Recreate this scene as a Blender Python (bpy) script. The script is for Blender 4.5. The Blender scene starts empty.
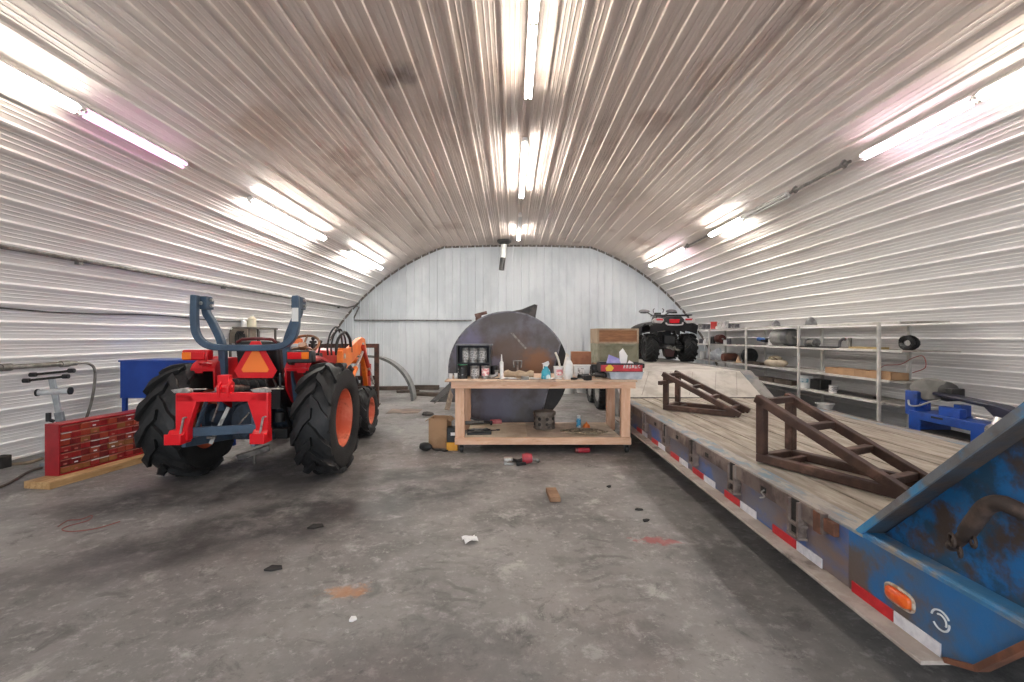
import bpy, bmesh, math, random
from mathutils import Vector, Matrix
random.seed(7)
PI = math.pi
SC = bpy.context.scene
COL = SC.collection
# ---------------------------------------------------------------- calibration
F, CX, CY, CAMH = 455.0, 512.0, 337.0, 1.5
def P(x, y, Y):
    return Vector(((x-CX)*Y/F, Y, CAMH-(y-CY)*Y/F))
def PX(x, Y): return (x-CX)*Y/F
def PZ(y, Y): return CAMH-(y-CY)*Y/F

# ---------------------------------------------------------------- materials
def lin(h):
    h = h.lstrip('#'); o = []
    for i in (0, 2, 4):
        v = int(h[i:i+2], 16)/255
        o.append(v/12.92 if v <= .04045 else ((v+.055)/1.055)**2.4)
    return (o[0], o[1], o[2], 1)
MC = {}
def mk(name, c1, c2=None, scale=6, rough=.6, metal=0, bump=0, bscale=30, lo=.42, hi=.62, c3=None, s3=2.0, lo3=.55, hi3=.65, stretch=None, alpha=None, trans=0, spec=.5, detail=6, spots=()):
    if name in MC: return MC[name]
    m = bpy.data.materials.new(name); m.use_nodes = True
    nt = m.node_tree; N = nt.nodes; L = nt.links
    b = N['Principled BSDF']
    b.inputs['Roughness'].default_value = rough
    b.inputs['Metallic'].default_value = metal
    b.inputs['Specular IOR Level'].default_value = spec
    if trans: b.inputs['Transmission Weight'].default_value = trans
    if alpha is not None: b.inputs['Alpha'].default_value = alpha
    tc = N.new('ShaderNodeTexCoord'); mp = N.new('ShaderNodeMapping')
    L.new(tc.outputs['Object'], mp.inputs['Vector'])
    if stretch: mp.inputs['Scale'].default_value = stretch
    def noise(s, d=detail):
        n = N.new('ShaderNodeTexNoise'); n.inputs['Scale'].default_value = s
        n.inputs['Detail'].default_value = d; n.inputs['Roughness'].default_value = .62
        L.new(mp.outputs['Vector'], n.inputs['Vector']); return n
    def ramp(n, a, bb):
        r = N.new('ShaderNodeMapRange'); r.interpolation_type = 'SMOOTHSTEP'
        r.inputs['From Min'].default_value = a; r.inputs['From Max'].default_value = bb
        L.new(n.outputs['Fac'], r.inputs['Value']); return r
    def mix(fac, A, B):
        x = N.new('ShaderNodeMix'); x.data_type = 'RGBA'
        L.new(fac.outputs[0], x.inputs['Factor'])
        for v, i in ((A, 6), (B, 7)):
            if isinstance(v, tuple): x.inputs[i].default_value = v
            else: L.new(v, x.inputs[i])
        return x.outputs[2]
    col = lin(c1)
    if c2:
        col = mix(ramp(noise(scale), lo, hi), lin(c1), lin(c2))
        if c3:
            n3 = noise(s3); col = mix(ramp(n3, lo3, hi3), col, lin(c3))
        for (sx, sy, sz, sr, sc_, sf) in spots:      # stains with a place of their own on the thing
            d = N.new('ShaderNodeVectorMath'); d.operation = 'DISTANCE'; d.inputs[1].default_value = (sx, sy, sz)
            L.new(tc.outputs['Object'], d.inputs[0])
            a = N.new('ShaderNodeMath'); a.operation = 'MULTIPLY_ADD'; a.inputs[1].default_value = -1.6*sr; L.new(noise(2.5/sr*.5).outputs['Fac'], a.inputs[0])
            L.new(d.outputs['Value'], a.inputs[2])
            r = N.new('ShaderNodeMapRange'); r.interpolation_type = 'SMOOTHSTEP'
            for k, x in (('From Min', -.5*sr), ('From Max', .2*sr), ('To Min', sf), ('To Max', 0)): r.inputs[k].default_value = x
            L.new(a.outputs[0], r.inputs['Value']); col = mix(r, col, lin(sc_))
        L.new(col, b.inputs['Base Color'])
    else:
        b.inputs['Base Color'].default_value = col
    if bump:
        bp = N.new('ShaderNodeBump'); bp.inputs['Strength'].default_value = bump
        bp.inputs['Distance'].default_value = .01
        L.new(noise(bscale, 4).outputs['Fac'], bp.inputs['Height']); L.new(bp.outputs['Normal'], b.inputs['Normal'])
    MC[name] = m
    return m
def emit(name, c, s):
    if name in MC: return MC[name]
    m = bpy.data.materials.new(name); m.use_nodes = True
    b = m.node_tree.nodes['Principled BSDF']
    b.inputs['Base Color'].default_value = lin(c); b.inputs['Emission Color'].default_value = lin(c)
    b.inputs['Emission Strength'].default_value = s
    MC[name] = m
    return m

# ---------------------------------------------------------------- mesh builder
def V(*a): return Vector(a)
def catmull(pts, n=8, closed=False):
    pts = [Vector(p) for p in pts]; out = []
    m = len(pts)
    rng = range(m if closed else m-1)
    for i in rng:
        if closed: p0, p1, p2, p3 = pts[(i-1) % m], pts[i], pts[(i+1) % m], pts[(i+2) % m]
        else:
            p1, p2 = pts[i], pts[i+1]
            p0 = pts[i-1] if i else p1*2-p2
            p3 = pts[i+2] if i+2 < m else p2*2-p1
        for k in range(n):
            t = k/n
            out.append(.5*((2*p1)+(p2-p0)*t+(2*p0-5*p1+4*p2-p3)*t*t+(3*p1-p0-3*p2+p3)*t**3))
    if not closed: out.append(pts[-1])
    return out
class MB:
    def __init__(s): s.v = []; s.f = []
    def add(s, vs, fs):
        o = len(s.v); s.v += [Vector(a) for a in vs]; s.f += [[i+o for i in f] for f in fs]; return s
    def box(s, c, d, rot=None):
        R = rot.to_3x3() if rot is not None else Matrix.Identity(3)
        c = Vector(c); vs = []
        for z in (-.5, .5):
            for y in (-.5, .5):
                for x in (-.5, .5):
                    vs.append(c+R@Vector((x*d[0], y*d[1], z*d[2])))
        return s.add(vs, [[0,2,3,1],[4,5,7,6],[0,1,5,4],[2,6,7,3],[0,4,6,2],[1,3,7,5]])
    def bb(s, x0, x1, y0, y1, z0, z1):
        return s.box(((x0+x1)/2, (y0+y1)/2, (z0+z1)/2), (x1-x0, y1-y0, z1-z0))
    def bar(s, p, q, w, h, up=(0, 0, 1)):
        p = Vector(p); q = Vector(q); d = (q-p).normalized(); up = Vector(up)
        if abs(d.dot(up)) > .98: up = Vector((0, 1, 0)) if abs(d.y) < .9 else Vector((1, 0, 0))
        a = d.cross(up).normalized(); b = a.cross(d)
        vs = [e+a*w/2*i+b*h/2*j for e in (p, q) for i, j in ((-1,-1),(1,-1),(1,1),(-1,1))]
        return s.add(vs, [[3,2,1,0],[4,5,6,7],[0,1,5,4],[1,2,6,5],[2,3,7,6],[3,0,4,7]])
    def tube(s, pts, r, n=8, closed=False):
        pts = [Vector(p) for p in pts]; m = len(pts)
        rs = r if isinstance(r, (list, tuple)) else [r]*m
        ref = None; rings = []
        for i in range(m):
            if closed: d = pts[(i+1) % m]-pts[i-1]
            else: d = pts[min(i+1, m-1)]-pts[max(i-1, 0)]
            d.normalize()
            if ref is None:
                ref = Vector((0, 0, 1)) if abs(d.z) < .9 else Vector((1, 0, 0))
            a = ref-d*ref.dot(d)
            if a.length < 1e-5: a = d.orthogonal()
            a.normalize(); b = d.cross(a); ref = a
            rings.append([pts[i]+(a*math.cos(2*PI*k/n)+b*math.sin(2*PI*k/n))*rs[i] for k in range(n)])
        vs = [v for g in rings for v in g]; fs = []
        for i in range(m if closed else m-1):
            j = (i+1) % m
            for k in range(n):
                l = (k+1) % n
                fs.append([i*n+k, i*n+l, j*n+l, j*n+k])
        if not closed:
            fs.append([k for k in range(n)][::-1]); fs.append([(m-1)*n+k for k in range(n)])
        return s.add(vs, fs)
    def cyl(s, p, q, r, n=16): return s.tube([p, q], r, n)
    def lathe(s, prof, c=(0, 0, 0), axis='z', n=24, a0=0, a1=2*PI):
        c = Vector(c); full = abs(a1-a0-2*PI) < 1e-6
        na = n if full else n+1; m = len(prof); vs = []
        for i in range(na):
            a = a0+(a1-a0)*i/n; ca, sa = math.cos(a), math.sin(a)
            for r, h in prof:
                r = max(r, 1e-4)
                if axis == 'z': vs.append(c+Vector((r*ca, r*sa, h)))
                elif axis == 'x': vs.append(c+Vector((h, r*ca, r*sa)))
                else: vs.append(c+Vector((r*ca, h, r*sa)))
        fs = []
        for i in range(n):
            j = (i+1) % na
            for k in range(m-1):
                fs.append([i*m+k, j*m+k, j*m+k+1, i*m+k+1])
        return s.add(vs, fs)
    def prism(s, poly, a0, a1, axis='x'):
        n = len(poly)
        def mp(p, a):
            if axis == 'x': return (a, p[0], p[1])
            if axis == 'y': return (p[0], a, p[1])
            return (p[0], p[1], a)
        vs = [mp(p, a0) for p in poly]+[mp(p, a1) for p in poly]
        fs = [list(range(n))[::-1], list(range(n, 2*n))]
        for i in range(n):
            j = (i+1) % n; fs.append([i, j, n+j, n+i])
        return s.add(vs, fs)
    def sphere(s, c, r, n=12):
        if not isinstance(r, (tuple, list)): r = (r, r, r)
        c = Vector(c); vs = [c+Vector((0, 0, -r[2]))]; m = n//2
        for j in range(1, m):
            t = -PI/2+PI*j/m
            for k in range(n):
                a = 2*PI*k/n
                vs.append(c+Vector((r[0]*math.cos(t)*math.cos(a), r[1]*math.cos(t)*math.sin(a), r[2]*math.sin(t))))
        vs.append(c+Vector((0, 0, r[2]))); fs = []
        for k in range(n): fs.append([0, 1+(k+1) % n, 1+k])
        for j in range(m-2):
            for k in range(n):
                l = (k+1) % n; fs.append([1+j*n+k, 1+j*n+l, 1+(j+1)*n+l, 1+(j+1)*n+k])
        e = len(vs)-1; b = 1+(m-2)*n
        for k in range(n): fs.append([b+k, b+(k+1) % n, e])
        return s.add(vs, fs)
    def strip(s, rows):
        m = len(rows[0]); vs = [v for r in rows for v in r]; fs = []
        for i in range(len(rows)-1):
            for k in range(m-1): fs.append([i*m+k, (i+1)*m+k, (i+1)*m+k+1, i*m+k+1])
        return s.add(vs, fs)
    def sheet(s, fn, nu, nv, th):
        top = [[Vector(fn(i/nu, j/nv)) for j in range(nv+1)] for i in range(nu+1)]
        bot = [[p-Vector((0, 0, th)) for p in r] for r in top]
        s.strip(top); s.strip(bot)
        s.strip([top[0], bot[0]]); s.strip([top[-1], bot[-1]])
        s.strip([[r[0] for r in top], [r[0] for r in bot]]); s.strip([[r[-1] for r in top], [r[-1] for r in bot]])
        return s
    def xf(s, M):
        s.v = [M@v for v in s.v]; return s
    def join(s, o): return s.add(o.v, o.f)
    def build(s, name, mat, parent=None, bevel=0, loc=None, rz=0, ang=38, rot=None):
        me = bpy.data.meshes.new(name); bm = bmesh.new()
        vs = [bm.verts.new(v) for v in s.v]
        for f in s.f:
            try: bm.faces.new([vs[i] for i in f])
            except ValueError: pass
        bmesh.ops.remove_doubles(bm, verts=bm.verts, dist=1e-5)
        bmesh.ops.recalc_face_normals(bm, faces=bm.faces)
        for f in bm.faces: f.smooth = True
        c = math.radians(ang)
        for e in bm.edges:
            if len(e.link_faces) != 2 or e.calc_face_angle(0) > c: e.smooth = False
        bm.to_mesh(me); bm.free(); me.materials.append(mat)
        o = bpy.data.objects.new(name, me); COL.objects.link(o)
        if parent is not None: o.parent = parent
        if loc is not None: o.location = loc
        if rot is not None: o.rotation_euler = rot
        elif rz: o.rotation_euler = (0, 0, rz)
        if bevel:
            b = o.modifiers.new('bevel', 'BEVEL'); b.width = bevel; b.segments = 2
            b.limit_method = 'ANGLE'; b.angle_limit = math.radians(40)
        return o
def tag(o, label, cat, group=None):
    o['label'] = label; o['category'] = cat
    if group: o['group'] = group
    return o
def thing(name, label, cat, loc=(0, 0, 0), rz=0, group=None, rot=None):
    o = bpy.data.objects.new(name, None); COL.objects.link(o); o.empty_display_size = .1
    o.location = loc; o.rotation_euler = rot if rot else (0, 0, rz)
    return tag(o, label, cat, group)
def struct(mb, name, mat, **k):
    o = mb.build(name, mat, **k); o['kind'] = 'structure'; return o
def dup(root, loc, rz=0, label=None, parent=None):
    r = root.copy(); COL.objects.link(r); r.location = loc; r.rotation_euler = (0, 0, rz)
    if label: r['label'] = label
    if parent is not None: r.parent = parent
    for ch in list(root.children):
        c = ch.copy(); COL.objects.link(c); c.parent = r
        for g in ch.children:
            d = g.copy(); COL.objects.link(d); d.parent = c
    return r
# ================================================================ SETTING
AC, ACZ, AR, ZT = .15, -1.976, 6.56, 4.2
YB, YF = 13.6, -5.0
def arch_z(x):
    d = AR*AR-(x-AC)**2
    return min(ZT, ACZ+math.sqrt(d)) if d > 0 else 0
def arch_curve():
    pts = []; a0 = math.asin(-ACZ/AR); at = math.acos(math.sqrt(AR*AR-(ZT-ACZ)**2)/AR)
    n = 90
    for i in range(n+1):
        a = a0+(at-a0)*i/n; pts.append((AC-AR*math.cos(a), ACZ+AR*math.sin(a)))
    for i in range(1, 20):
        x = pts[n][0]+(2*(AC-pts[n][0]))*i/20; pts.append((x, ZT+.05*math.sin(PI*i/20)))
    for i in range(n+1):
        a = at+(a0-at)*i/n; pts.append((AC+AR*math.cos(a), ACZ+AR*math.sin(a)))
    return pts
ARC = arch_curve()
ARS = [0]
for i in range(1, len(ARC)): ARS.append(ARS[-1]+math.dist(ARC[i], ARC[i-1]))
def arc_at(s):
    s = min(max(s, 0), ARS[-1]-1e-6)
    lo = 0
    hi = len(ARS)-1
    while hi-lo > 1:
        m = (lo+hi)//2
        if ARS[m] <= s: lo = m
        else: hi = m
    t = (s-ARS[lo])/(ARS[hi]-ARS[lo]); a, b = ARC[lo], ARC[hi]
    tx, tz = (b[0]-a[0]), (b[1]-a[1]); l = math.hypot(tx, tz)
    return a[0]+tx*t, a[1]+tz*t, tz/l, -tx/l      # point, inward normal
RIB = .2286
RP = [(0, 0), (.008, .023), (.030, .023), (.038, 0), (.083, 0), (.087, .0035), (.095, .0035), (.099, 0), (.127, 0), (.131, .0035), (.139, .0035), (.143, 0),
      (.171, 0), (.175, .0035), (.183, .0035), (.187, 0)]
def lining(s0, s1):
    pts = []; k = int(s0/RIB+.5); e = int(s1/RIB+.5)
    for j in range(k, e):
        for u, h in RP:
            x, z, nx, nz = arc_at(j*RIB+u)
            pts.append((x+nx*h, z+nz*h))
    if s1 >= ARS[-1]-1e-6: pts += [ARC[-1], (ARC[-1][0]+.05, -.1)]
    else:
        x, z, nx, nz = arc_at(e*RIB); pts.append((x, z))
    if k == 0: pts.insert(0, (ARC[0][0]-.05, -.1))
    return pts
def ribmat(name, clean, grime, soot):
    m = bpy.data.materials.new(name); m.use_nodes = True
    nt = m.node_tree; N = nt.nodes; L = nt.links; b = N['Principled BSDF']
    b.inputs['Roughness'].default_value = .5
    tc = N.new('ShaderNodeTexCoord')
    def noise(sc, d, vec=(1, 1, 1)):
        mp = N.new('ShaderNodeMapping'); mp.inputs['Scale'].default_value = vec
        L.new(tc.outputs['Object'], mp.inputs['Vector'])
        n = N.new('ShaderNodeTexNoise'); n.inputs['Scale'].default_value = sc; n.inputs['Detail'].default_value = d
        L.new(mp.outputs['Vector'], n.inputs['Vector']); return n.outputs['Fac']
    def mr(v, a, c, lo=0, hi=1):
        r = N.new('ShaderNodeMapRange'); r.interpolation_type = 'SMOOTHSTEP'
        for k, x in (('From Min', a), ('From Max', c), ('To Min', lo), ('To Max', hi)): r.inputs[k].default_value = x
        L.new(v, r.inputs['Value']); return r.outputs[0]
    def math_(op, a, c):
        q = N.new('ShaderNodeMath'); q.operation = op
        for i, v in enumerate((a, c)):
            if isinstance(v, (int, float)): q.inputs[i].default_value = v
            else: L.new(v, q.inputs[i])
        return q.outputs[0]
    def mix(f, A, B):
        x = N.new('ShaderNodeMix'); x.data_type = 'RGBA'; L.new(f, x.inputs['Factor'])
        for v, i in ((A, 6), (B, 7)):
            if isinstance(v, tuple): x.inputs[i].default_value = v
            else: L.new(v, x.inputs[i])
        return x.outputs[2]
    sx = N.new('ShaderNodeSeparateXYZ'); L.new(tc.outputs['Object'], sx.inputs[0])
    # soot that has settled on the high panels, broken up by noise
    h = math_('ADD', sx.outputs['Z'], math_('MULTIPLY', math_('SUBTRACT', noise(.55, 4, (1, .5, 1)), .5), 2.2))
    f1 = mr(h, 2.0, 4.3)
    f2 = mr(noise(1.1, 7, (1.8, .6, 1.8)), .50, .78, 0, .6)
    f3 = mr(noise(.8, 8, (1.4, 1.2, 1.4)), .60, .72, 0, .55)
    c = mix(f1, lin(clean), lin(grime))
    c = mix(math_('MULTIPLY', f2, math_('ADD', math_('MULTIPLY', f1, .8), .16)), c, lin(soot))
    c = mix(math_('MULTIPLY', f3, math_('MULTIPLY', f1, .8)), c, lin('8a6a58'))
    for (px_, py_, pz_, r_, cc, f_) in ((-1.22, 4.75, 4.2, .28, '4d3a30', .8), (-2.75, 5.3, 3.8, .6, 'a38873', .45), (-1.5, 4.4, 4.2, .5, 'a38873', .4), (2.3, 4.6, 3.9, .7, 'a38873', .45)):
        d = N.new('ShaderNodeVectorMath'); d.operation = 'DISTANCE'; d.inputs[1].default_value = (px_, py_, pz_); L.new(tc.outputs['Object'], d.inputs[0])
        v = math_('ADD', math_('DIVIDE', d.outputs['Value'], r_), math_('MULTIPLY', math_('SUBTRACT', noise(2.2, 7, (1.6, .8, 1.6)), .5), 2.6))
        c = mix(mr(v, .2, 1.0, f_, 0), c, lin(cc))
    L.new(c, b.inputs['Base Color'])
    return m
WALLM = ribmat('white ribbed liner steel', 'f3f1ef', 'c8bab0', '8d7d71')
SA = 17*RIB; SB = ARS[-1]-17*RIB
for nm, a, b in (('wall_left', 0, SA), ('ceiling', SA, SB), ('wall_right', SB, ARS[-1])):
    pr = lining(a, b); mb = MB()
    ys = [YF+(YB-YF)*i/6 for i in range(7)]
    mb.strip([[(x, y, z) for x, z in pr] for y in ys])
    struct(mb, nm, WALLM, ang=25)
# transverse lap joints
# back wall: vertical ribs
ENDM = mk('white end wall steel', 'd9dde0', 'c9ced2', scale=1.2, rough=.45, c3='b9bdbf', s3=.7, lo3=.56, hi3=.74, stretch=(1, 1, .5))
mb = MB(); lo, hi = [], []
x = AC-6.3
while x < AC+6.3:
    for u, h in RP:
        xx = x+u; z = max(arch_z(xx), .0)+(.04 if arch_z(xx) > 0 else 0)
        lo.append((xx, YB-h*1.5, -.02)); hi.append((xx, YB-h*1.5, z))
    x += RIB
mb.strip([lo, hi]); struct(mb, 'wall_back', ENDM, ang=25)
# dark edge trim along the arch
mb = MB(); pts = []
for i in range(0, len(ARC)):
    x, z = ARC[i]; pts.append((x, z))
r0 = [(x, YB-.03, z) for x, z in pts]
r1 = [(AC+(x-AC)*.9915, YB-.03, (z-ACZ)*.9915+ACZ) for x, z in pts]
r2 = [(AC+(x-AC)*.9915, YB+.0, (z-ACZ)*.9915+ACZ) for x, z in pts]
mb.strip([r0, r1, r2]); struct(mb, 'trim_1', mk('dark edge trim', '5d5650', '7b736b', scale=9, rough=.6))
# front wall behind the viewer, with an unseen doorway opened to add fill daylight
mb = MB(); lo, hi = [], []
DX0, DX1, DZ = AC-2.6, AC+2.6, 3.7
xs = [AC-6.25+12.5*i/80 for i in range(81)]
xs = sorted(xs+[DX0, DX1])
for a, b in zip(xs, xs[1:]):
    mid = (a+b)/2; z0 = DZ if DX0 < mid < DX1 else 0
    za, zb = max(arch_z(a), 0)+.05, max(arch_z(b), 0)+.05
    if max(za, zb) > z0: mb.add([(a, YF, z0), (b, YF, z0), (b, YF, max(zb, z0)), (a, YF, max(za, z0))], [[0, 1, 2, 3]])
struct(mb, 'wall_front', ENDM)
# floor ---------------------------------------------------------------
def floormat():
    m = bpy.data.materials.new('stained concrete'); m.use_nodes = True
    nt = m.node_tree; N = nt.nodes; L = nt.links; b = N['Principled BSDF']
    tc = N.new('ShaderNodeTexCoord'); OBJ = tc.outputs['Object']
    def noise(sc, d, vec=(1, 1, 1), off=(0, 0, 0), ro=.6, dist=0):
        mp = N.new('ShaderNodeMapping'); mp.inputs['Scale'].default_value = vec; mp.inputs['Location'].default_value = off
        L.new(OBJ, mp.inputs['Vector'])
        n = N.new('ShaderNodeTexNoise'); n.inputs['Scale'].default_value = sc; n.inputs['Detail'].default_value = d
        n.inputs['Roughness'].default_value = ro; n.inputs['Distortion'].default_value = dist
        L.new(mp.outputs['Vector'], n.inputs['Vector']); return n.outputs['Fac']
    def mr(v, a, c, lo=0, hi=1):
        r = N.new('ShaderNodeMapRange'); r.interpolation_type = 'SMOOTHSTEP'
        for k, x in (('From Min', a), ('From Max', c), ('To Min', lo), ('To Max', hi)): r.inputs[k].default_value = x
        L.new(v, r.inputs['Value']); return r.outputs[0]
    def mt(op, a, c=0):
        q = N.new('ShaderNodeMath'); q.operation = op
        for i, v in enumerate((a, c)):
            if isinstance(v, (int, float)): q.inputs[i].default_value = v
            else: L.new(v, q.inputs[i])
        return q.outputs[0]
    def mix(f, A, B):
        x = N.new('ShaderNodeMix'); x.data_type = 'RGBA'
        if isinstance(f, float): x.inputs['Factor'].default_value = f
        else: L.new(f, x.inputs['Factor'])
        for v, i in ((A, 6), (B, 7)):
            if isinstance(v, tuple): x.inputs[i].default_value = v
            else: L.new(v, x.inputs[i])
        return x.outputs[2]
    sx = N.new('ShaderNodeSeparateXYZ'); L.new(OBJ, sx.inputs[0])
    X, Y = sx.outputs['X'], sx.outputs['Y']
    def spot(x, y, rx, ry, rot=0, fuzz=.5, nscale=1.6, off=0, inner=.35):
        ca, sa = math.cos(rot), math.sin(rot)
        dx, dy = mt('SUBTRACT', X, x), mt('SUBTRACT', Y, y)
        u = mt('DIVIDE', mt('ADD', mt('MULTIPLY', dx, ca), mt('MULTIPLY', dy, sa)), rx)
        w = mt('DIVIDE', mt('SUBTRACT', mt('MULTIPLY', dy, ca), mt('MULTIPLY', dx, sa)), ry)
        r = mt('SQRT', mt('ADD', mt('MULTIPLY', u, u), mt('MULTIPLY', w, w)))
        r = mt('ADD', r, mt('MULTIPLY', mt('SUBTRACT', noise(nscale, 7, off=(off, off, 0)), .5), fuzz*2.2))
        return mr(r, inner, 1.0, 1, 0), u, w
    c = mix(mr(noise(.55, 8, ro=.68), .36, .66), lin('767371'), lin('918d8a'))
    c = mix(mr(noise(1.7, 9, off=(3, 7, 0), ro=.7), .45, .68, 0, .75), c, lin('585553'))
    c = mix(mr(noise(2.6, 9, off=(9, 1, 0), ro=.72, dist=.4), .55, .68, 0, .8), c, lin('b0aca8'))
    c = mix(mr(noise(.42, 6, off=(5, 2, 0)), .5, .7, 0, .5), c, lin('766965'))
    c = mix(mr(noise(22, 4, ro=.8), .57, .72, 0, .5), c, lin('4d4a47'))
    c = mix(mr(noise(9, 8, off=(4, 9, 0), ro=.75), .52, .66, 0, .45), c, lin('b3b0ac'))
    c = mix(mr(noise(5, 8, off=(14, 3, 0), ro=.75, dist=.6), .54, .66, 0, .6), c, lin('4c4948'))
    c = mix(mr(noise(14, 7, off=(1, 23, 0), ro=.8), .56, .66, 0, .5), c, lin('c2beb9'))
    # oil and rubber; shade painted under and beside the trailer; darker under bench
    for (x, y, rx, ry, ro, fz, k, off) in ((-1.6, 3.9, 2.1, .75, .55, .7, .95, 1), (-3.1, 4.3, 1.6, .5, .35, .6, .85, 4), (-.9, 5.0, 1.1, .4, .3, .8, .8, 8), (-2.7, 5.0, 1.3, 1.0, 0, .4, .6, 21),
                                           (.25, 4.2, .5, .22, .1, .6, .5, 3), (-2.7, 3.0, 1.5, .5, .5, .8, .5, 12), (-.6, 2.0, 1.2, .4, .2, .8, .35, 16), (1.45, 3.6, .45, 3.4, .0, .4, .42, 30),
                                           (2.6, 3.5, 1.0, 5, 0, .2, .75, 5), (.6, 6.8, 1.9, 1.3, 0, .4, .5, 6), (-2.6, 6.9, 1.2, 1.6, 0, .5, .55, 19), (-1.5, 9.3, 1.6, 1.2, 0, .6, .45, 9)):
        f, u, w = spot(x, y, rx, ry, ro, fz, 1.3, off)
        f = mt('MULTIPLY', f, mr(noise(2.6, 9, off=(off, 0, 2), ro=.75), .36, .60, .15, k))
        c = mix(f, c, lin('3b3938'))
    # tyre prints: herringbone bars inside a soft patch
    for (x, y, rx, ry, ro, off) in ((-.46, 2.75, .34, .62, -.18, 2), (.62, 2.95, .26, .75, .06, 7)):
        f, u, w = spot(x, y, rx, ry, ro, .35, 2.5, off, .5)
        ph = mt('ADD', mt('MULTIPLY', w, ry*2*PI/.125), mt('MULTIPLY', mt('ABSOLUTE', u), 3.4))
        ph = mt('ADD', ph, mt('MULTIPLY', noise(5, 6), 11))
        bars = mr(mt('SINE', ph), .1, .75)
        f = mt('MULTIPLY', mt('MULTIPLY', f, bars), mr(noise(5, 5, off=(off, 4, 0)), .38, .62, .0, .55))
        c = mix(f, c, lin('4b4845'))
    # spilled paint and rust spots
    f, u, w = spot(1.06, 3.35, .2, .075, -.1, 1.3, 14, 3); c = mix(mt('MULTIPLY', f, .7), c, lin('a03a3c'))
    f, u, w = spot(-.97, 2.68, .15, .09, .2, 1.2, 12, 4); c = mix(mt('MULTIPLY', f, .65), c, lin('b5763f'))
    L.new(c, b.inputs['Base Color'])
    L.new(mr(noise(1.1, 5, off=(2, 2, 1)), .35, .7, .42, .78), b.inputs['Roughness'])
    bp = N.new('ShaderNodeBump'); bp.inputs['Strength'].default_value = .35; bp.inputs['Distance'].default_value = .012
    L.new(noise(7, 9, ro=.7), bp.inputs['Height']); L.new(bp.outputs['Normal'], b.inputs['Normal'])
    return m
mb = MB(); mb.bb(AC-6.4, AC+6.4, YF-3, YB+.1, -.15, 0)
struct(mb, 'floor', floormat())

# ================================================================ LIGHTS
TW = emit('fluorescent tube lit', 'fdfaf4', 74)
TN = emit('fluorescent tube ageing', 'fffaf0', 38)
TP = emit('fluorescent tube failing pink', 'ffb8ea', 3.2)
TP2 = emit('fluorescent tube rosy', 'ffe2f2', 20)
TO = mk('fluorescent tube dead', 'd9d9d6', rough=.3)
FIXM = mk('white enamel fixture', 'd4d2ce', 'b0aca6', scale=8, rough=.4)
def fixture(name, label, x, z, y0, th, near, far):
    """strip fixture: th = roll about Y so that its face points into the room"""
    t = thing(name, label, 'ceiling light', (x, y0, z), group='fluorescent strip lights', rot=(0, th, 0))
    mb = MB(); mb.prism([(-.032, .09), (.032, .09), (.042, .035), (-.042, .035)], 0, 2.42, 'y'); mb.build('housing', FIXM, t, .004)
    for k, (a, b, mm) in enumerate(((.03, 1.19, near), (1.23, 2.39, far))):
        mb = MB()
        for s in (-.024, .024):
            for yy in (a, b): MB().bb(s-.011, s+.011, yy-.012, yy+.012, -.005, .04).build('socket', FIXM, t)
        for s in (-.024, .024):
            mb = MB(); mb.cyl((s, a+.012, .01), (s, b-.012, .01), .014, 10)
            mb.build('tube', mm, t)
    return t
RL, RR = math.radians(57), math.radians(-57)
def on_arc(dx):
    # fixture sits on the liner: centre pulled .125 along the inward normal
    th = math.atan2(dx, 6.2)
    return
LX, LZ, RX, RZ = -3.52, 3.36, 3.72, 3.42
tl = math.atan2(LX-AC, LZ-ACZ); tr = math.atan2(RX-AC, RZ-ACZ)
D = AR-.13
LX, LZ = AC+D*math.sin(tl), ACZ+D*math.cos(tl); RX, RZ = AC+D*math.sin(tr), ACZ+D*math.cos(tr)
Ys = (2.58, 6.12, 9.82)
fixture('strip_light', 'left ceiling strip light nearest the viewer, far tube pair dim pink', LX, LZ, 2.48, tl, TN, TP)
fixture('strip_light', 'left ceiling strip light in the middle of its row, all white', LX, LZ, Ys[1], tl, TW, TW)
fixture('strip_light', 'left ceiling strip light closest to the back wall', LX, LZ, Ys[2], tl, TW, TW)
fixture('strip_light', 'right ceiling strip light nearest the viewer, rosy far tubes', RX, RZ, 2.42, tr, TN, TP2)
fixture('strip_light', 'right ceiling strip light with its near tube pair dead', RX, RZ, Ys[1], tr, TO, TW)
fixture('strip_light', 'right ceiling strip light closest to the back wall', RX, RZ, Ys[2], tr, TP2, TW)
fixture('strip_light', 'bright ridge strip light nearest the viewer at top of frame', .175, 4.10, Ys[0], 0, TN, TN)
fixture('strip_light', 'ridge strip light in the middle of the centre row', .175, 4.10, Ys[1], 0, TW, TW)
fixture('strip_light', 'ridge strip light by the back wall, near tube pair dead', .175, 4.10, Ys[2], 0, TO, TW)
# conduit along the right row
CONM = mk('grey steel conduit', '8d8a86', '6f6b66', scale=12, rough=.45, metal=.6)
for a, b, lb in ((5.02, 6.10, 'grey conduit between the first two right row strip lights'), (8.55, 9.80, 'grey conduit between the two far strip lights of right row')):
    mb = MB()
    mb.cyl((RX+.06*math.sin(tr), a, RZ+.06*math.cos(tr)), (RX+.06*math.sin(tr), b, RZ+.06*math.cos(tr)), .02, 8)
    for yy in (a+.1, b-.1): mb.box((RX+.07*math.sin(tr), yy, RZ+.07*math.cos(tr)), (.07, .04, .07), Matrix.Rotation(tr, 3, 'Y'))
    tag(mb.build('conduit', CONM), lb, 'conduit')
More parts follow.
